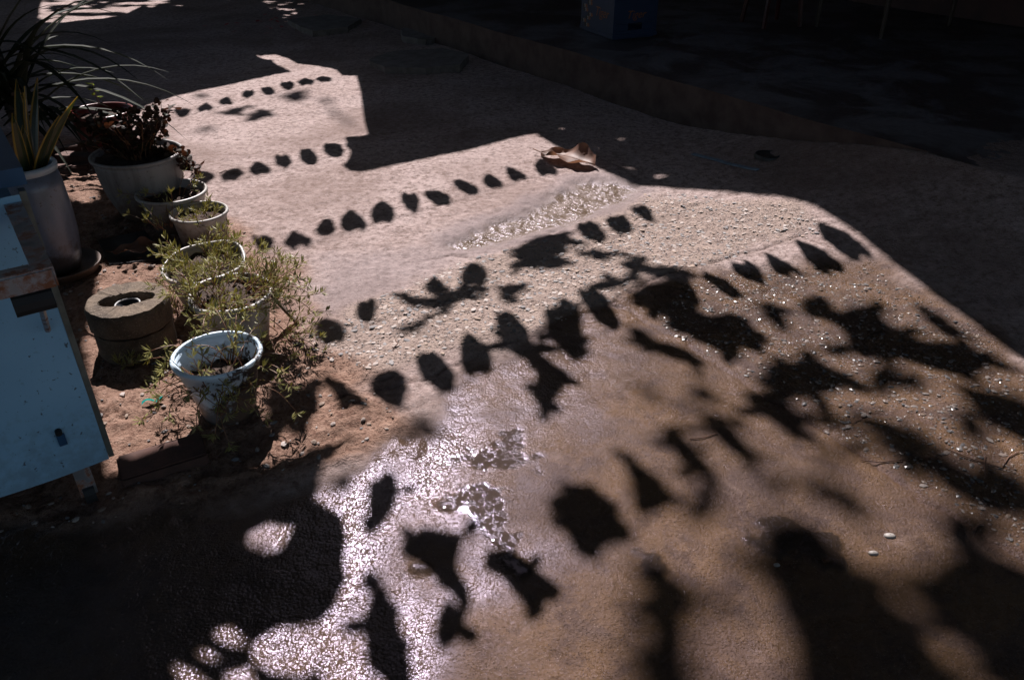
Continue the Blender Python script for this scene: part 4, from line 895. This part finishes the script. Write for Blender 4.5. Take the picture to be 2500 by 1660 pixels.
mb.lathe([(rp, 0.0), (rp, hr - 0.018), (rp - 0.003, hr - 0.018), (rp - 0.003, 0.02), (0.001, 0.02)], 36); mb.build('pipe', M_pipe, ring, smooth=True)
mb = MB(); mb.lathe([(rp + .002, hr - .022), (rp + .002, hr - .015), (rp - .002, hr - .014), (rp - .002, hr - .022), (rp + .002, hr - .022)], 36); mb.build('pipe_lip', M_pipew, ring, smooth=True)

# ---- cart
m, t, b = mat('speckled_white_metal_sky_tint'); co = coords(t)
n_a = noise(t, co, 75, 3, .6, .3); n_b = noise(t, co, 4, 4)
c1 = mixc(t, ramp(t, n_b, [(0.35, 0.0), (0.7, 1.0)]), (0.26, 0.47, 0.65), (0.21, 0.40, 0.57))  # blue of the skylight put into the white paint colour
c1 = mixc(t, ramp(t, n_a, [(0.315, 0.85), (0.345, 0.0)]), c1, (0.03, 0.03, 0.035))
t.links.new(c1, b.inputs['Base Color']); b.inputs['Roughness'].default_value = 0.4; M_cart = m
M_trim = simple('aged_aluminium_trim', (0.30, 0.31, 0.27), (0.16, 0.16, 0.14), 18, 0.45, 0.2, 0.5)
M_bluep = simple('blue_paint', (0.03, 0.12, 0.26), (0.02, 0.08, 0.18), 10, 0.4)
M_rust, t, b = mat('rusty_angle_iron'); co = coords(t); n_a = noise(t, co, 22, 6, .7)
f_ = ramp(t, n_a, [(0.46, 0.0), (0.58, 1.0)]); t.links.new(mixc(t, f_, (0.34, 0.33, 0.34), (0.20, 0.07, 0.03)), b.inputs['Base Color'])
t.links.new(mixf(t, f_, 0.7, 0.0), b.inputs['Metallic']); t.links.new(mixf(t, f_, 0.35, 0.85), b.inputs['Roughness'])
grime(M_cart, 0.34, (0.10, 0.09, 0.08), 0.4)
M_dark = simple('black_rubber', (0.02, 0.02, 0.022), None, 20, 0.7)
cc0 = G(267, 1120, 0.13)                          # lower right corner of the front panel
cdir = Vector((-0.817, -0.577, 0)); cn_ = Vector((0.577, -0.817, 0))       # along the panel, out of the panel
cart = empty('food_cart', (cc0.x, cc0.y, 0), 'white metal food cart, coloured blue for skylight, with rust framed shelf at the left', 'cart')
cart.rotation_euler.z = math.atan2(-cdir.y, -cdir.x)     # local x = towards the corner, local y = into the cart
# local frame: corner at x=0, cart to -x, front face at y=0, depth to +y
def lb(mb, x0, x1, y0, y1, z0, z1): mb.box((x0 + x1) / 2, (y0 + y1) / 2, (z0 + z1) / 2, x1 - x0, y1 - y0, z1 - z0)
mb = MB(); nxp, nzp = 24, 18; v = []
for j in range(nzp + 1):
    for i in range(nxp + 1):
        x = -0.95 * (1 - i / nxp); zz = 0.13 + 0.63 * j / nzp
        v.append((x, 0.002 * math.sin(x * 9) + 0.0015 * math.sin(zz * 17 + x * 5), zz + (0.003 * math.sin(x * 14) if j == 0 else 0)))
mb.add(v, [(j * (nxp + 1) + i, j * (nxp + 1) + i + 1, (j + 1) * (nxp + 1) + i + 1, (j + 1) * (nxp + 1) + i) for j in range(nzp) for i in range(nxp)])
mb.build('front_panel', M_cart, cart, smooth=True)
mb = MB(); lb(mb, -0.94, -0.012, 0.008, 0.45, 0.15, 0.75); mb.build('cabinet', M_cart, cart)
mb = MB(); lb(mb, 0.0005, 0.012, -0.001, 0.022, 0.135, 0.765); mb.build('corner_trim', M_trim, cart)
mb = MB(); lb(mb, -0.96, 0.02, 0.03, 0.47, 0.767, 0.80); mb.build('counter_top', M_bluep, cart)
for x in (-0.86, -0.06):
    for y in (0.05, 0.40):
        mb = MB(); lb(mb, x - .018, x + .018, y - .018, y + .018, 0.03, 0.15); mb.build('leg', M_rust, cart)
        mb = MB(); mb.tube([(x - .012, y, 0.03), (x + .012, y, 0.03)], 0.03, 14); mb.build('castor', M_dark, cart)
# shelf frame of angle iron, folded out from the panel top
zs = 0.745
sh_o = MB(); a0 = (-0.005, -0.002); 
lb(sh_o, -0.030, 0.0, -0.335, -0.004, zs, zs + 0.003); lb(sh_o, -0.003, 0.0, -0.335, -0.004, zs - 0.030, zs - 0.0005)
lb(sh_o, -0.90, -0.0305, -0.335, -0.305, zs, zs + 0.003); lb(sh_o, -0.90, -0.004, -0.338, -0.3355, zs - 0.030, zs - 0.0005)
lb(sh_o, -0.93, -0.9005, -0.335, -0.004, zs, zs + 0.003)
sh_ob = sh_o.build('shelf_frame', M_rust, cart)
mb = MB(); mb.tube([(-0.03, -0.29, zs - .012), (-0.03, -0.012, zs - 0.26)], 0.006, 6); mb.build('shelf_brace', M_rust, cart)
mb = MB(); mb.tube([(-0.07, -0.31, zs - .055), (-0.012, -0.31, zs - .055)], 0.022, 12); mb.build('shelf_hinge', M_dark, cart)
mb = MB(); mb.tube([(-0.075, -0.001, 0.245), (-0.075, -0.012, 0.243)], 0.007, 12); mb.build('screw', M_dark, cart)
mb = MB(); lb(mb, -0.082, -0.066, -0.007, -0.0025, 0.208, 0.236); mb.build('latch_tab', M_bluep, cart)

# ---- bricks
M_brick = simple('worn_red_brick', (0.13, 0.06, 0.045), (0.08, 0.04, 0.03), 22, 0.9, 0.5)
def brick_mesh(seed):
    rg = random.Random(seed); mb = MB(); mb.box(0, 0, 0.03, 0.20, 0.095, 0.06)
    o = mb.build('brick', M_brick); bm = bmesh.new(); bm.from_mesh(o.data); bmesh.ops.bevel(bm, geom=list(bm.edges), offset=0.005, segments=2, affect='EDGES')
    for vv_ in bm.verts: vv_.co += Vector((rg.gauss(0, .0012), rg.gauss(0, .0012), rg.gauss(0, .0008)))
    bm.to_mesh(o.data); bm.free(); return o
BR = [((158, 385), 0.3, 'fallen red brick nearest the glazed jar, farthest of the loose bricks', 0.0), ((195, 405), -0.2, 'red brick half sunk in soil beside the big streaky pot', 0.0), ((175, 418), 0.15, 'red brick lying on the lit soil behind the jar', -0.03),
      ((405, 1140), 0.5, 'brown brick lying in the shade below the bucket pot', -0.015)]
for i, ((u, v), rz, lab, dz) in enumerate(BR):
    o = brick_mesh(i); p = G(u, v); o.location = (p.x, p.y, ground_z(p.x, p.y) - 0.012 + dz); o.rotation_euler = (random.gauss(0, .06), random.gauss(0, .06), rz); tag(o, lab, 'brick', 'loose bricks')

# ---- black sheet with a dead leaf on it
M_sheet = simple('scratched_dark_sheet', (0.035, 0.035, 0.04), (0.16, 0.16, 0.17), 14, 0.28, 0.15, 0.3, stops=(0.55, 0.8))
s4 = [G(240, 590, 0.02), G(355, 570, 0.02), G(410, 635, 0.02), G(268, 648, 0.02)]
c = sum(s4, Vector()) / 4; mb = MB(); mb.prism([(p.x - c.x, p.y - c.y) for p in s4], 0, 0.006)
o = mb.build('metal_sheet', M_sheet, loc=(c.x, c.y, 0.022)); o.rotation_euler = (R(2), R(-1), 0); tag(o, 'dark shiny sheet on the soil left of the pots', 'metal sheet')

M_dead, t, b = mat('dead_brown_leaf'); co = coords(t)
dc = mixc(t, ramp(t, noise(t, co, 14, 6, .65), [(0.35, 0.0), (0.7, 1.0)]), (0.17, 0.088, 0.056), (0.09, 0.04, 0.026))
dc = mixc(t, ramp(t, noise(t, co, 30, 3), [(0.66, 0.0), (0.74, 0.8)]), dc, (0.06, 0.03, 0.02))
t.links.new(dc, b.inputs['Base Color']); b.inputs['Roughness'].default_value = 0.6
tr = N(t, 'ShaderNodeBsdfTranslucent', inp={0: (0.28, 0.13, 0.07, 1)}); mx = N(t, 'ShaderNodeMixShader', inp={0: 0.2, 1: b.outputs[0], 2: tr.outputs[0]})
t.links.new(mx.outputs[0], t.nodes['Material Output'].inputs[0])
M_vein = simple('leaf_stalk', (0.20, 0.09, 0.05), None, 40, 0.7)
def dead_leaf(label, loc, L, rz, seed, curl=1.0, group=None, tiltx=0.0):
    rg = random.Random(seed); root = empty('dead_leaf', loc, label, 'leaf', group, rz); root.rotation_euler.x = tiltx
    mb = MB(); na, nb = 22, 12; v = []
    ph = rg.uniform(0, 6)
    def surf(k, s):
        wd = 0.31 * L * (math.sin(math.pi * k ** 0.85) ** 0.75) * (0.55 + 0.65 * k) + 0.001
        x = L * k; y = s * wd * (1 + 0.09 * math.sin(11 * k + 3 * s + ph) + 0.06 * math.sin(27 * k + ph) + 0.04 * math.sin(53 * k))
        zz = curl * ((0.20 if s > 0 else 0.05) * L * s * s * (0.3 + k) + 0.035 * L * math.sin(7 * k + ph + 2.2 * s) * abs(s) + 0.06 * L * math.sin(13 * k - 2 * s + ph) * abs(s) + 0.05 * L * math.sin(math.pi * k)) - 0.01 * L * abs(s) ** 0.5
        return Vector((x, y * (1 - 0.25 * curl * s * s), zz + 0.012 * L))
    for i in range(na + 1):
        for j in range(nb + 1): v.append(surf(i / na, 2 * j / nb - 1))
    zmin = min(p.z for p in v); v = [p - Vector((0, 0, zmin)) for p in v]
    mb.add(v, [(i * (nb + 1) + j, i * (nb + 1) + j + 1, (i + 1) * (nb + 1) + j + 1, (i + 1) * (nb + 1) + j) for i in range(na) for j in range(nb)])
    mb.build('blade', M_dead, root, smooth=True, recalc=False)
    mb = MB(); pts = [Vector((-0.16 * L, 0.01 * L, 0.07 * L))] + [surf(k, 0) + Vector((0, 0, 0.002 * L - zmin)) for k in (0.02, .2, .4, .6, .8, .97)]
    mb.tube(pts, [0.0022 * L / .25 * x for x in (1.1, 1, .9, .7, .5, .35, .2)], 6); mb.build('midrib', M_vein, root, smooth=True); return root
A = G(1320, 372, 0.02); B = G(1452, 408, 0.01); Ld = (B - A).length
dead_leaf('large curled brown dead leaf lying on sunlit concrete', (A.x, A.y, ground_z((A.x + B.x) / 2, (A.y + B.y) / 2) + 0.004), Ld, math.atan2(B.y - A.y, B.x - A.x), 3, 0.8, tiltx=R(-5))
q = G(310, 622, 0.03); dead_leaf('brown dead leaf lying on the dark sheet', (q.x - .05, q.y, 0.034), 0.16, 0.2, 4, 0.8)

# ---- crate on the pavement
M_crate = simple('blue_crate_plastic', (0.006, 0.024, 0.075), (0.007, 0.028, 0.09), 12, 0.5); M_or = simple('orange_print', (0.28, 0.09, 0.02), None, 30, 0.5)
M_wp = simple('white_print', (0.3, 0.3, 0.3), None, 30, 0.5); M_blk = simple('black_print', (0.01, 0.01, 0.012), None, 30, 0.5)
pc_ = G(1495, 100, 0.222); pl_ = G(1400, 66, 0.222); prr = G(1580, 84, 0.222)
dx_ = (pl_ - pc_).normalized(); crz = math.atan2(dx_.y, dx_.x)
Lc, Wc, Hc = 0.44, 0.34, 0.28
crate = empty('crate', pc_, 'dark blue plastic bottle crate with orange print on the raised pavement', 'crate', rz=crz)
# local x along the left visible side, local -y or +y along the right visible side
sg = 1 if ((prr - pc_).dot(Vector((-math.sin(crz), math.cos(crz), 0))) > 0) else -1
mb = MB(); th = 0.012
lb(mb, 0, Lc, *sorted((0, sg * th)), 0.01, Hc); lb(mb, 0, Lc, *sorted((sg * (Wc - th), sg * Wc)), 0.01, Hc)
mb.build('long_side', M_crate, crate)
def slotted_end(x0, x1, nm):
    mb = MB(); y0, y1 = sorted((sg * (th + .001), sg * (Wc - th - .001)))
    lb(mb, x0, x1, y0, y1, 0.01, 0.055); lb(mb, x0, x1, y0, y1, 0.10, Hc); ym = (y0 + y1) / 2
    lb(mb, x0, x1, y0, ym - .055, 0.056, 0.099); lb(mb, x0, x1, ym + .055, y1, 0.056, 0.099); return mb.build(nm, M_crate, crate)
slotted_end(0.0, th, 'end_panel'); slotted_end(Lc - th, Lc, 'end_panel')
mb = MB(); lb(mb, 0.01, Lc - .01, *sorted((sg * .01, sg * (Wc - .01))), 0.0, 0.012); mb.build('base', M_crate, crate)
for z0 in (0.0, 0.245):
    mb = MB(); r0, r1 = -0.006, Lc + .006; y0, y1 = sorted((-sg * .006, sg * (Wc + .006)))
    lb(mb, r0, r1, y0, y0 + .0055, z0 + .012, z0 + .032); lb(mb, r0, r1, y1 - .0055, y1, z0 + .012, z0 + .032); lb(mb, r0, r0 + .0055, y0 + .006, y1 - .006, z0 + .012, z0 + .032); lb(mb, r1 - .0055, r1, y0 + .006, y1 - .006, z0 + .012, z0 + .032); mb.build('rib', M_crate, crate)
for (mx_, face) in ((0.17, 'long'), (0.17, 'end')):
    cu = bpy.data.curves.new('lettering', 'FONT'); cu.body = 'Tiger'; cu.size = 0.085 if face == 'long' else 0.07; cu.align_x = 'CENTER'; cu.extrude = 0.0006; cu.shear = 0.3
    to = bpy.data.objects.new('lettering', cu); COL.objects.link(to); dg = bpy.context.evaluated_depsgraph_get(); me_ = bpy.data.meshes.new_from_object(to.evaluated_get(dg)); bpy.data.objects.remove(to)
    me_.materials.clear(); me_.materials.append(M_or); o = bpy.data.objects.new('lettering', me_); link(o, crate)
    if face == 'long': o.location = (Lc * 0.36, -sg * .0015, 0.125); o.rotation_euler = (R(90), 0, 0 if sg > 0 else R(180))
    else: o.location = (-.0015, sg * Wc * 0.5, 0.13); o.rotation_euler = (R(90), 0, R(-90) if sg > 0 else R(-90))
mb = MB(); mbk2 = MB(); mbo = MB(); yy = -sg * .0012
for k in range(9):
    x = Lc * 0.80 + 0.045 * math.sin(k * 1.7) ; z_ = 0.04 + k * 0.024; s_ = 0.03 - 0.001 * k
    for q, (M3, off) in enumerate(((mb, 0), (mbk2, .02), (mbo, -.022))):
        M3.add([(x + off - s_ * .6, yy * (1 + q * .3), z_), (x + off + s_ * .3, yy * (1 + q * .3), z_ - .008), (x + off + s_ * .6, yy * (1 + q * .3), z_ + .012), (x + off - s_ * .1, yy * (1 + q * .3), z_ + .02)], [(0, 1, 2, 3)])
for o in (mb.build('emblem', M_wp, crate), mbk2.build('emblem_stripes', M_blk, crate), mbo.build('emblem_flecks', M_or, crate)): o['kind'] = 'stuff'

# ---- table and stool in the dark of the shop
M_tw = simple('worn_table_wood', (0.06, 0.035, 0.025), (0.04, 0.025, 0.018), 12, 0.6)
M_plr = simple('dark_red_plastic', (0.06, 0.008, 0.008), None, 10, 0.4)
tp = G(2150, 95, 0.222); tb = empty('table', (tp.x, tp.y, 0.222), 'low wooden table standing in the dark shop front', 'table', rz=0.6)
mb = MB(); lb(mb, -.04, .86, -.04, .56, 0.40, 0.425); mb.build('table_top', M_tw, tb)
for x, y in ((0, 0), (.82, 0), (0, .52), (.82, .52)):
    mb = MB(); mb.tube([(x, y, 0.0), (x + .01, y + .01, 0.40)], [0.014, 0.018], 8); mb.build('leg', M_tw, tb)
def stool(u, v, lab, rz):
    p = G(u, v, 0.222); s_ = empty('stool', (p.x, p.y, 0.222), lab, 'stool', 'stools in the shop', rz)
    mb = MB(); lb(mb, -.15, .15, -.15, .15, .27, .29); mb.build('seat', M_plr, s_)
    for x in (-1, 1):
        for y in (-1, 1):
            mb = MB(); mb.tube([(x * .15, y * .15, 0), (x * .125, y * .125, .27)], [.016, .02], 6); mb.build('leg', M_plr, s_)
stool(1880, 60, 'red plastic stool left of the low table in the shop', 0.3)

# ---- round lid on the ground, blue strip
M_lid = simple('dull_metal_lid', (0.06, 0.055, 0.055), (0.03, 0.03, 0.03), 20, 0.5, 0.3, 0.4)
p, r = frame_at(1869, 405, 0.02, 31); mb = MB(); zl = ground_z(p.x, p.y)
mb.lathe([(0.001, .006), (r * .8, .006), (r * .84, .012), (r * .93, .012), (r, .004), (r, -.006)], 40); o = mb.build('round_lid', M_lid, smooth=True, loc=(p.x, p.y, zl)); tag(o, 'dull round metal lid on the ground at the foot of the kerb', 'lid')
M_strip = simple('pale_blue_plastic', (0.22, 0.30, 0.38), (0.14, 0.19, 0.25), 30, 0.6)
a = G(1690, 388); e = G(1845, 443); mb = MB(); d = (e - a); nn_ = Vector((-d.y, d.x, 0)).normalized() * 0.012
pts = [a.lerp(e, k / 8) for k in range(9)]; v = []
for p in pts:
    zg = ground_z(p.x, p.y); v += [p - nn_ + Vector((0, 0, zg + .001)), p + nn_ + Vector((0, 0, zg + .001)), p + nn_ + Vector((0, 0, zg + .007)), p - nn_ + Vector((0, 0, zg + .007))]
f = [(0, 1, 2, 3), (32, 33, 34, 35)] + [(i * 4 + k, i * 4 + (k + 1) % 4, i * 4 + 4 + (k + 1) % 4, i * 4 + 4 + k) for i in range(8) for k in range(4)]
mb.add(v, f); tag(mb.build('plastic_strip', M_strip), 'pale blue plastic strip lying before the kerb', 'strip')

# ---- broken slabs in the upper shade
M_slab = simple('broken_concrete', (0.22, 0.19, 0.18), (0.13, 0.11, 0.10), 14, 0.95, 0.5)
SL = [([(900, 160), (960, 138), (1080, 132), (1150, 150), (1120, 178), (1040, 186), (940, 182)], 'largest broken concrete slab lying in the upper shade'),
      ([(700, 62), (800, 48), (880, 58), (850, 82), (760, 92)], 'broken concrete slab farthest up the lane'),
      ([(980, 84), (1060, 78), (1110, 96), (1040, 112), (985, 104)], 'small broken slab between the two larger slabs')]
for i, (pts, lab) in enumerate(SL):
    g = gp(pts); c = sum(g, Vector()) / len(g); rg = random.Random(i); ring2 = []
    for k in range(len(g)):
        a, e = g[k], g[(k + 1) % len(g)]
        for s in range(5): q = a.lerp(e, s / 5); ring2.append((q.x - c.x + rg.gauss(0, .008), q.y - c.y + rg.gauss(0, .008)))
    mb = MB(); mb.prism(ring2, -0.02, 0.045); o = mb.build('broken_slab', M_slab, loc=(c.x, c.y, 0.0)); o.rotation_euler = (R(rg.uniform(-1.5, 1.5)), R(rg.uniform(-1.5, 1.5)), 0); tag(o, lab, 'slab', 'broken concrete slabs')

# ---- small litter
M_teal = simple('teal_plastic', (0.0, 0.26, 0.22), (0.0, 0.20, 0.18), 30, 0.25)
p = G(376, 992); mb = MB(); v = []
for k in range(9):
    x = -0.028 + 0.056 * k / 8; v += [(x, -0.008 + .003 * math.sin(k), 0.006 + 0.012 * abs(math.sin(k * .55))), (x, 0.008, 0.004 + 0.010 * abs(math.sin(k * .55 + .4)))]
mb.add(v, [(2 * k, 2 * k + 2, 2 * k + 3, 2 * k + 1) for k in range(8)]); o = mb.build('plastic_scrap', M_teal, smooth=True, loc=(p.x, p.y, ground_z(p.x, p.y))); o.rotation_euler.z = 0.35; tag(o, 'small twisted teal plastic scrap on sunlit soil', 'scrap')
M_twig = simple('brown_twig', (0.16, 0.07, 0.04), (0.10, 0.05, 0.03), 60, 0.8)
TW = [([(2103, 1120), (2150, 1124), (2205, 1117)], 'curved brown needle across the cracked joint at right'), ([(2230, 1262), (2260, 1110)][:0] or [(2408, 1105), (2405, 1130), (2408, 1160)], 'short upright needle near the right edge of the view'),
      ([(2310, 1090), (2380, 1118), (2450, 1140)], 'long straight twig near the right edge, below the leaf shade'), ([(2450, 1135), (2465, 1110), (2490, 1098)], 'forked twig tip at the right edge'),
      ([(960, 860), (972, 848), (966, 838)], 'small hooked twig on the rough concrete'), ([(1685, 1072), (1720, 1068), (1752, 1058)], 'thin twig crossing between two leaf shadows'),
      ([(2375, 1290), (2390, 1278), (2402, 1276)], 'stubby twig on the joint at lower right'), ([(2080, 1030), (2100, 1020), (2110, 1012)], 'tiny twig beside the shallow round pit'),
      ([(535, 425), (552, 418), (560, 424), (580, 421)], 'crooked dry twig beside the basin pot')]
for pts, lab in TW:
    g = []
    for u, v in pts: q = G(u, v); q.z = ground_z(q.x, q.y) + 0.003; g.append(q)
    litter('twig', lab, 'twig', g, M_twig, 0.0016, 'fallen twigs')
M_shell = simple('white_shell', (0.36, 0.33, 0.30), None, 40, 0.6)
for (u, v, s_, lab) in ((2175, 1300, .011, 'pale flat shell piece on the wet ground at lower right'), (1898, 1373, .006, 'tiny white chip left of the shell in the shade'), (2135, 1342, .009, 'angular pale stone chip below the shell')):
    p = G(u, v); mb = MB(); mb.lathe([(0.001, .005), (s_ * .6, .0045), (s_, .001), (s_ * .9, -.002)], 12, 0, lambda R_, Z_, a, i: (R_ * (1 + .25 * math.cos(2 * a)), Z_)); o = mb.build('stone_chip', M_shell, smooth=True, loc=(p.x, p.y, ground_z(p.x, p.y))); tag(o, lab, 'chip', 'pale chips')
M_redl = leafmat('fallen_red_petals', (0.35, 0.02, 0.02), (0.22, 0.02, 0.02), (0.5, 0.03, 0.02), 0.3)
mb = MB(); rr = random.Random(8); base = G(650, 62)
for i in range(26):
    p = Vector((rr.gauss(0, .16), rr.gauss(0, .28), ground_z(base.x, base.y) + rr.uniform(.004, .02) - 0.0)); a = rr.uniform(0, 6.28); d = Vector((math.cos(a), math.sin(a), rr.uniform(-.1, .4))) * .03; s_ = Vector((-d.y, d.x, rr.gauss(0, .006))) * .5
    mb.add([p - d, p + s_, p + d, p - s_], [(0, 1, 2), (0, 2, 3)])
o = mb.build('fallen_petals', M_redl, loc=(base.x, base.y, 0), recalc=False); tag(o, 'scatter of fallen red petals in the far shade', 'petals', kind='stuff')

# ---- gravel: stones set in the worn concrete and on the wet strip
M_grav, t, b = mat('gravel_stones'); ca = N(t, 'ShaderNodeAttribute', attribute_name='tint'); t.links.new(ca.outputs['Color'], b.inputs['Base Color']); t.links.new(ca.outputs['Alpha'], b.inputs['Roughness'])
ico = bmesh.new(); bmesh.ops.create_icosphere(ico, subdivisions=1, radius=1.0); icv = [v.co.copy() for v in ico.verts]; icf = [tuple(v.index for v in f.verts) for f in ico.faces]; ico.free()
PAL = [(0.21, 0.195, 0.19), (0.30, 0.25, 0.225), (0.15, 0.14, 0.14), (0.25, 0.185, 0.145), (0.34, 0.295, 0.27), (0.28, 0.225, 0.195)]
def scatter(mb, poly, n, s0, s1, flat, rough, sink, dark=1.0, margin=0.0):
    lo, hi = poly.min(0), poly.max(0); lo = np.maximum(lo, [-2.4, 1.0]); hi = np.minimum(hi, [2.6, 6.0]); c = 0
    while c < n:
        P = rng.uniform(lo, hi, (n, 2)); d = sdf(P, poly) + 0.06 * fbm(P, 6, 3, 77)
        for q in P[d < -margin]:
            if c >= n: break
            s = s0 + (s1 - s0) * rng.random() ** 2.5; az = rng.uniform(0, 6.28); st_ = rng.uniform(1.0, 1.9); fl = flat * rng.uniform(.7, 1.3); zg = ground_z(q[0], q[1])
            ca_, sa_ = math.cos(az), math.sin(az); k = len(mb.v); tl = rng.normal(0, .25)
            vv_ = []
            for p in icv:
                x, y, z_ = p.x * s * st_, p.y * s, p.z * s * fl + p.x * s * tl * .6
                j = 1 + 0.22 * math.sin(p.x * 5 + az * 3 + p.y * 4); vv_.append((q[0] + (x * ca_ - y * sa_) * j, q[1] + (x * sa_ + y * ca_) * j, zg + z_ + s * fl * sink))
            cidx = PAL[rng.integers(len(PAL))]; mb.add(vv_, icf, 0, (cidx[0] * dark, cidx[1] * dark, cidx[2] * dark, rough)); c += 1
mb = MB(); scatter(mb, ROUGH, 2200, .0025, .009, .26, .85, .0)
o = mb.build('gravel_in_concrete', M_grav, colors=True, recalc=False); tag(o, 'small stones standing out of the worn sunlit concrete', 'gravel', kind='stuff')
mb = MB(); scatter(mb, PEBBLE, 2300, .002, .0075, .38, .25, .0, .5, 0.03)
o = mb.build('wet_gravel', M_grav, colors=True, recalc=False); tag(o, 'wet pebbles on the brown strip at right', 'gravel', kind='stuff')
mb = MB(); scatter(mb, SAND, 900, .0025, .008, .6, .9, .2, .85)
o = mb.build('soil_grit', M_grav, colors=True, recalc=False); tag(o, 'grit and small clods on the soil around the pots', 'grit', kind='stuff')

# ---- weathered stake leaning out of the moss rose
a = G(655, 712, 0.13); e = G(726, 792, 0.0); e.z = ground_z(e.x, e.y); d = (e - a).normalized(); sx = d.cross(Vector((0, 0, 1))).normalized(); up = sx.cross(d); mb = MB(); v = []
for k in range(7):
    p = a.lerp(e, k / 6); w1 = 0.010 * (1 + .1 * math.sin(k * 2.3)); v += [p - e - sx * w1 - up * .004, p - e + sx * w1 - up * .004, p - e + sx * w1 + up * .004, p - e - sx * w1 + up * .004]
mb.add(v, [(0, 1, 2, 3), (24, 25, 26, 27)] + [(i * 4 + k, i * 4 + (k + 1) % 4, i * 4 + 4 + (k + 1) % 4, i * 4 + 4 + k) for i in range(6) for k in range(4)])
tag(mb.build('wooden_stake', M_dkwood, loc=e), 'weathered wooden stake leaning out of the trailing moss rose', 'stake')
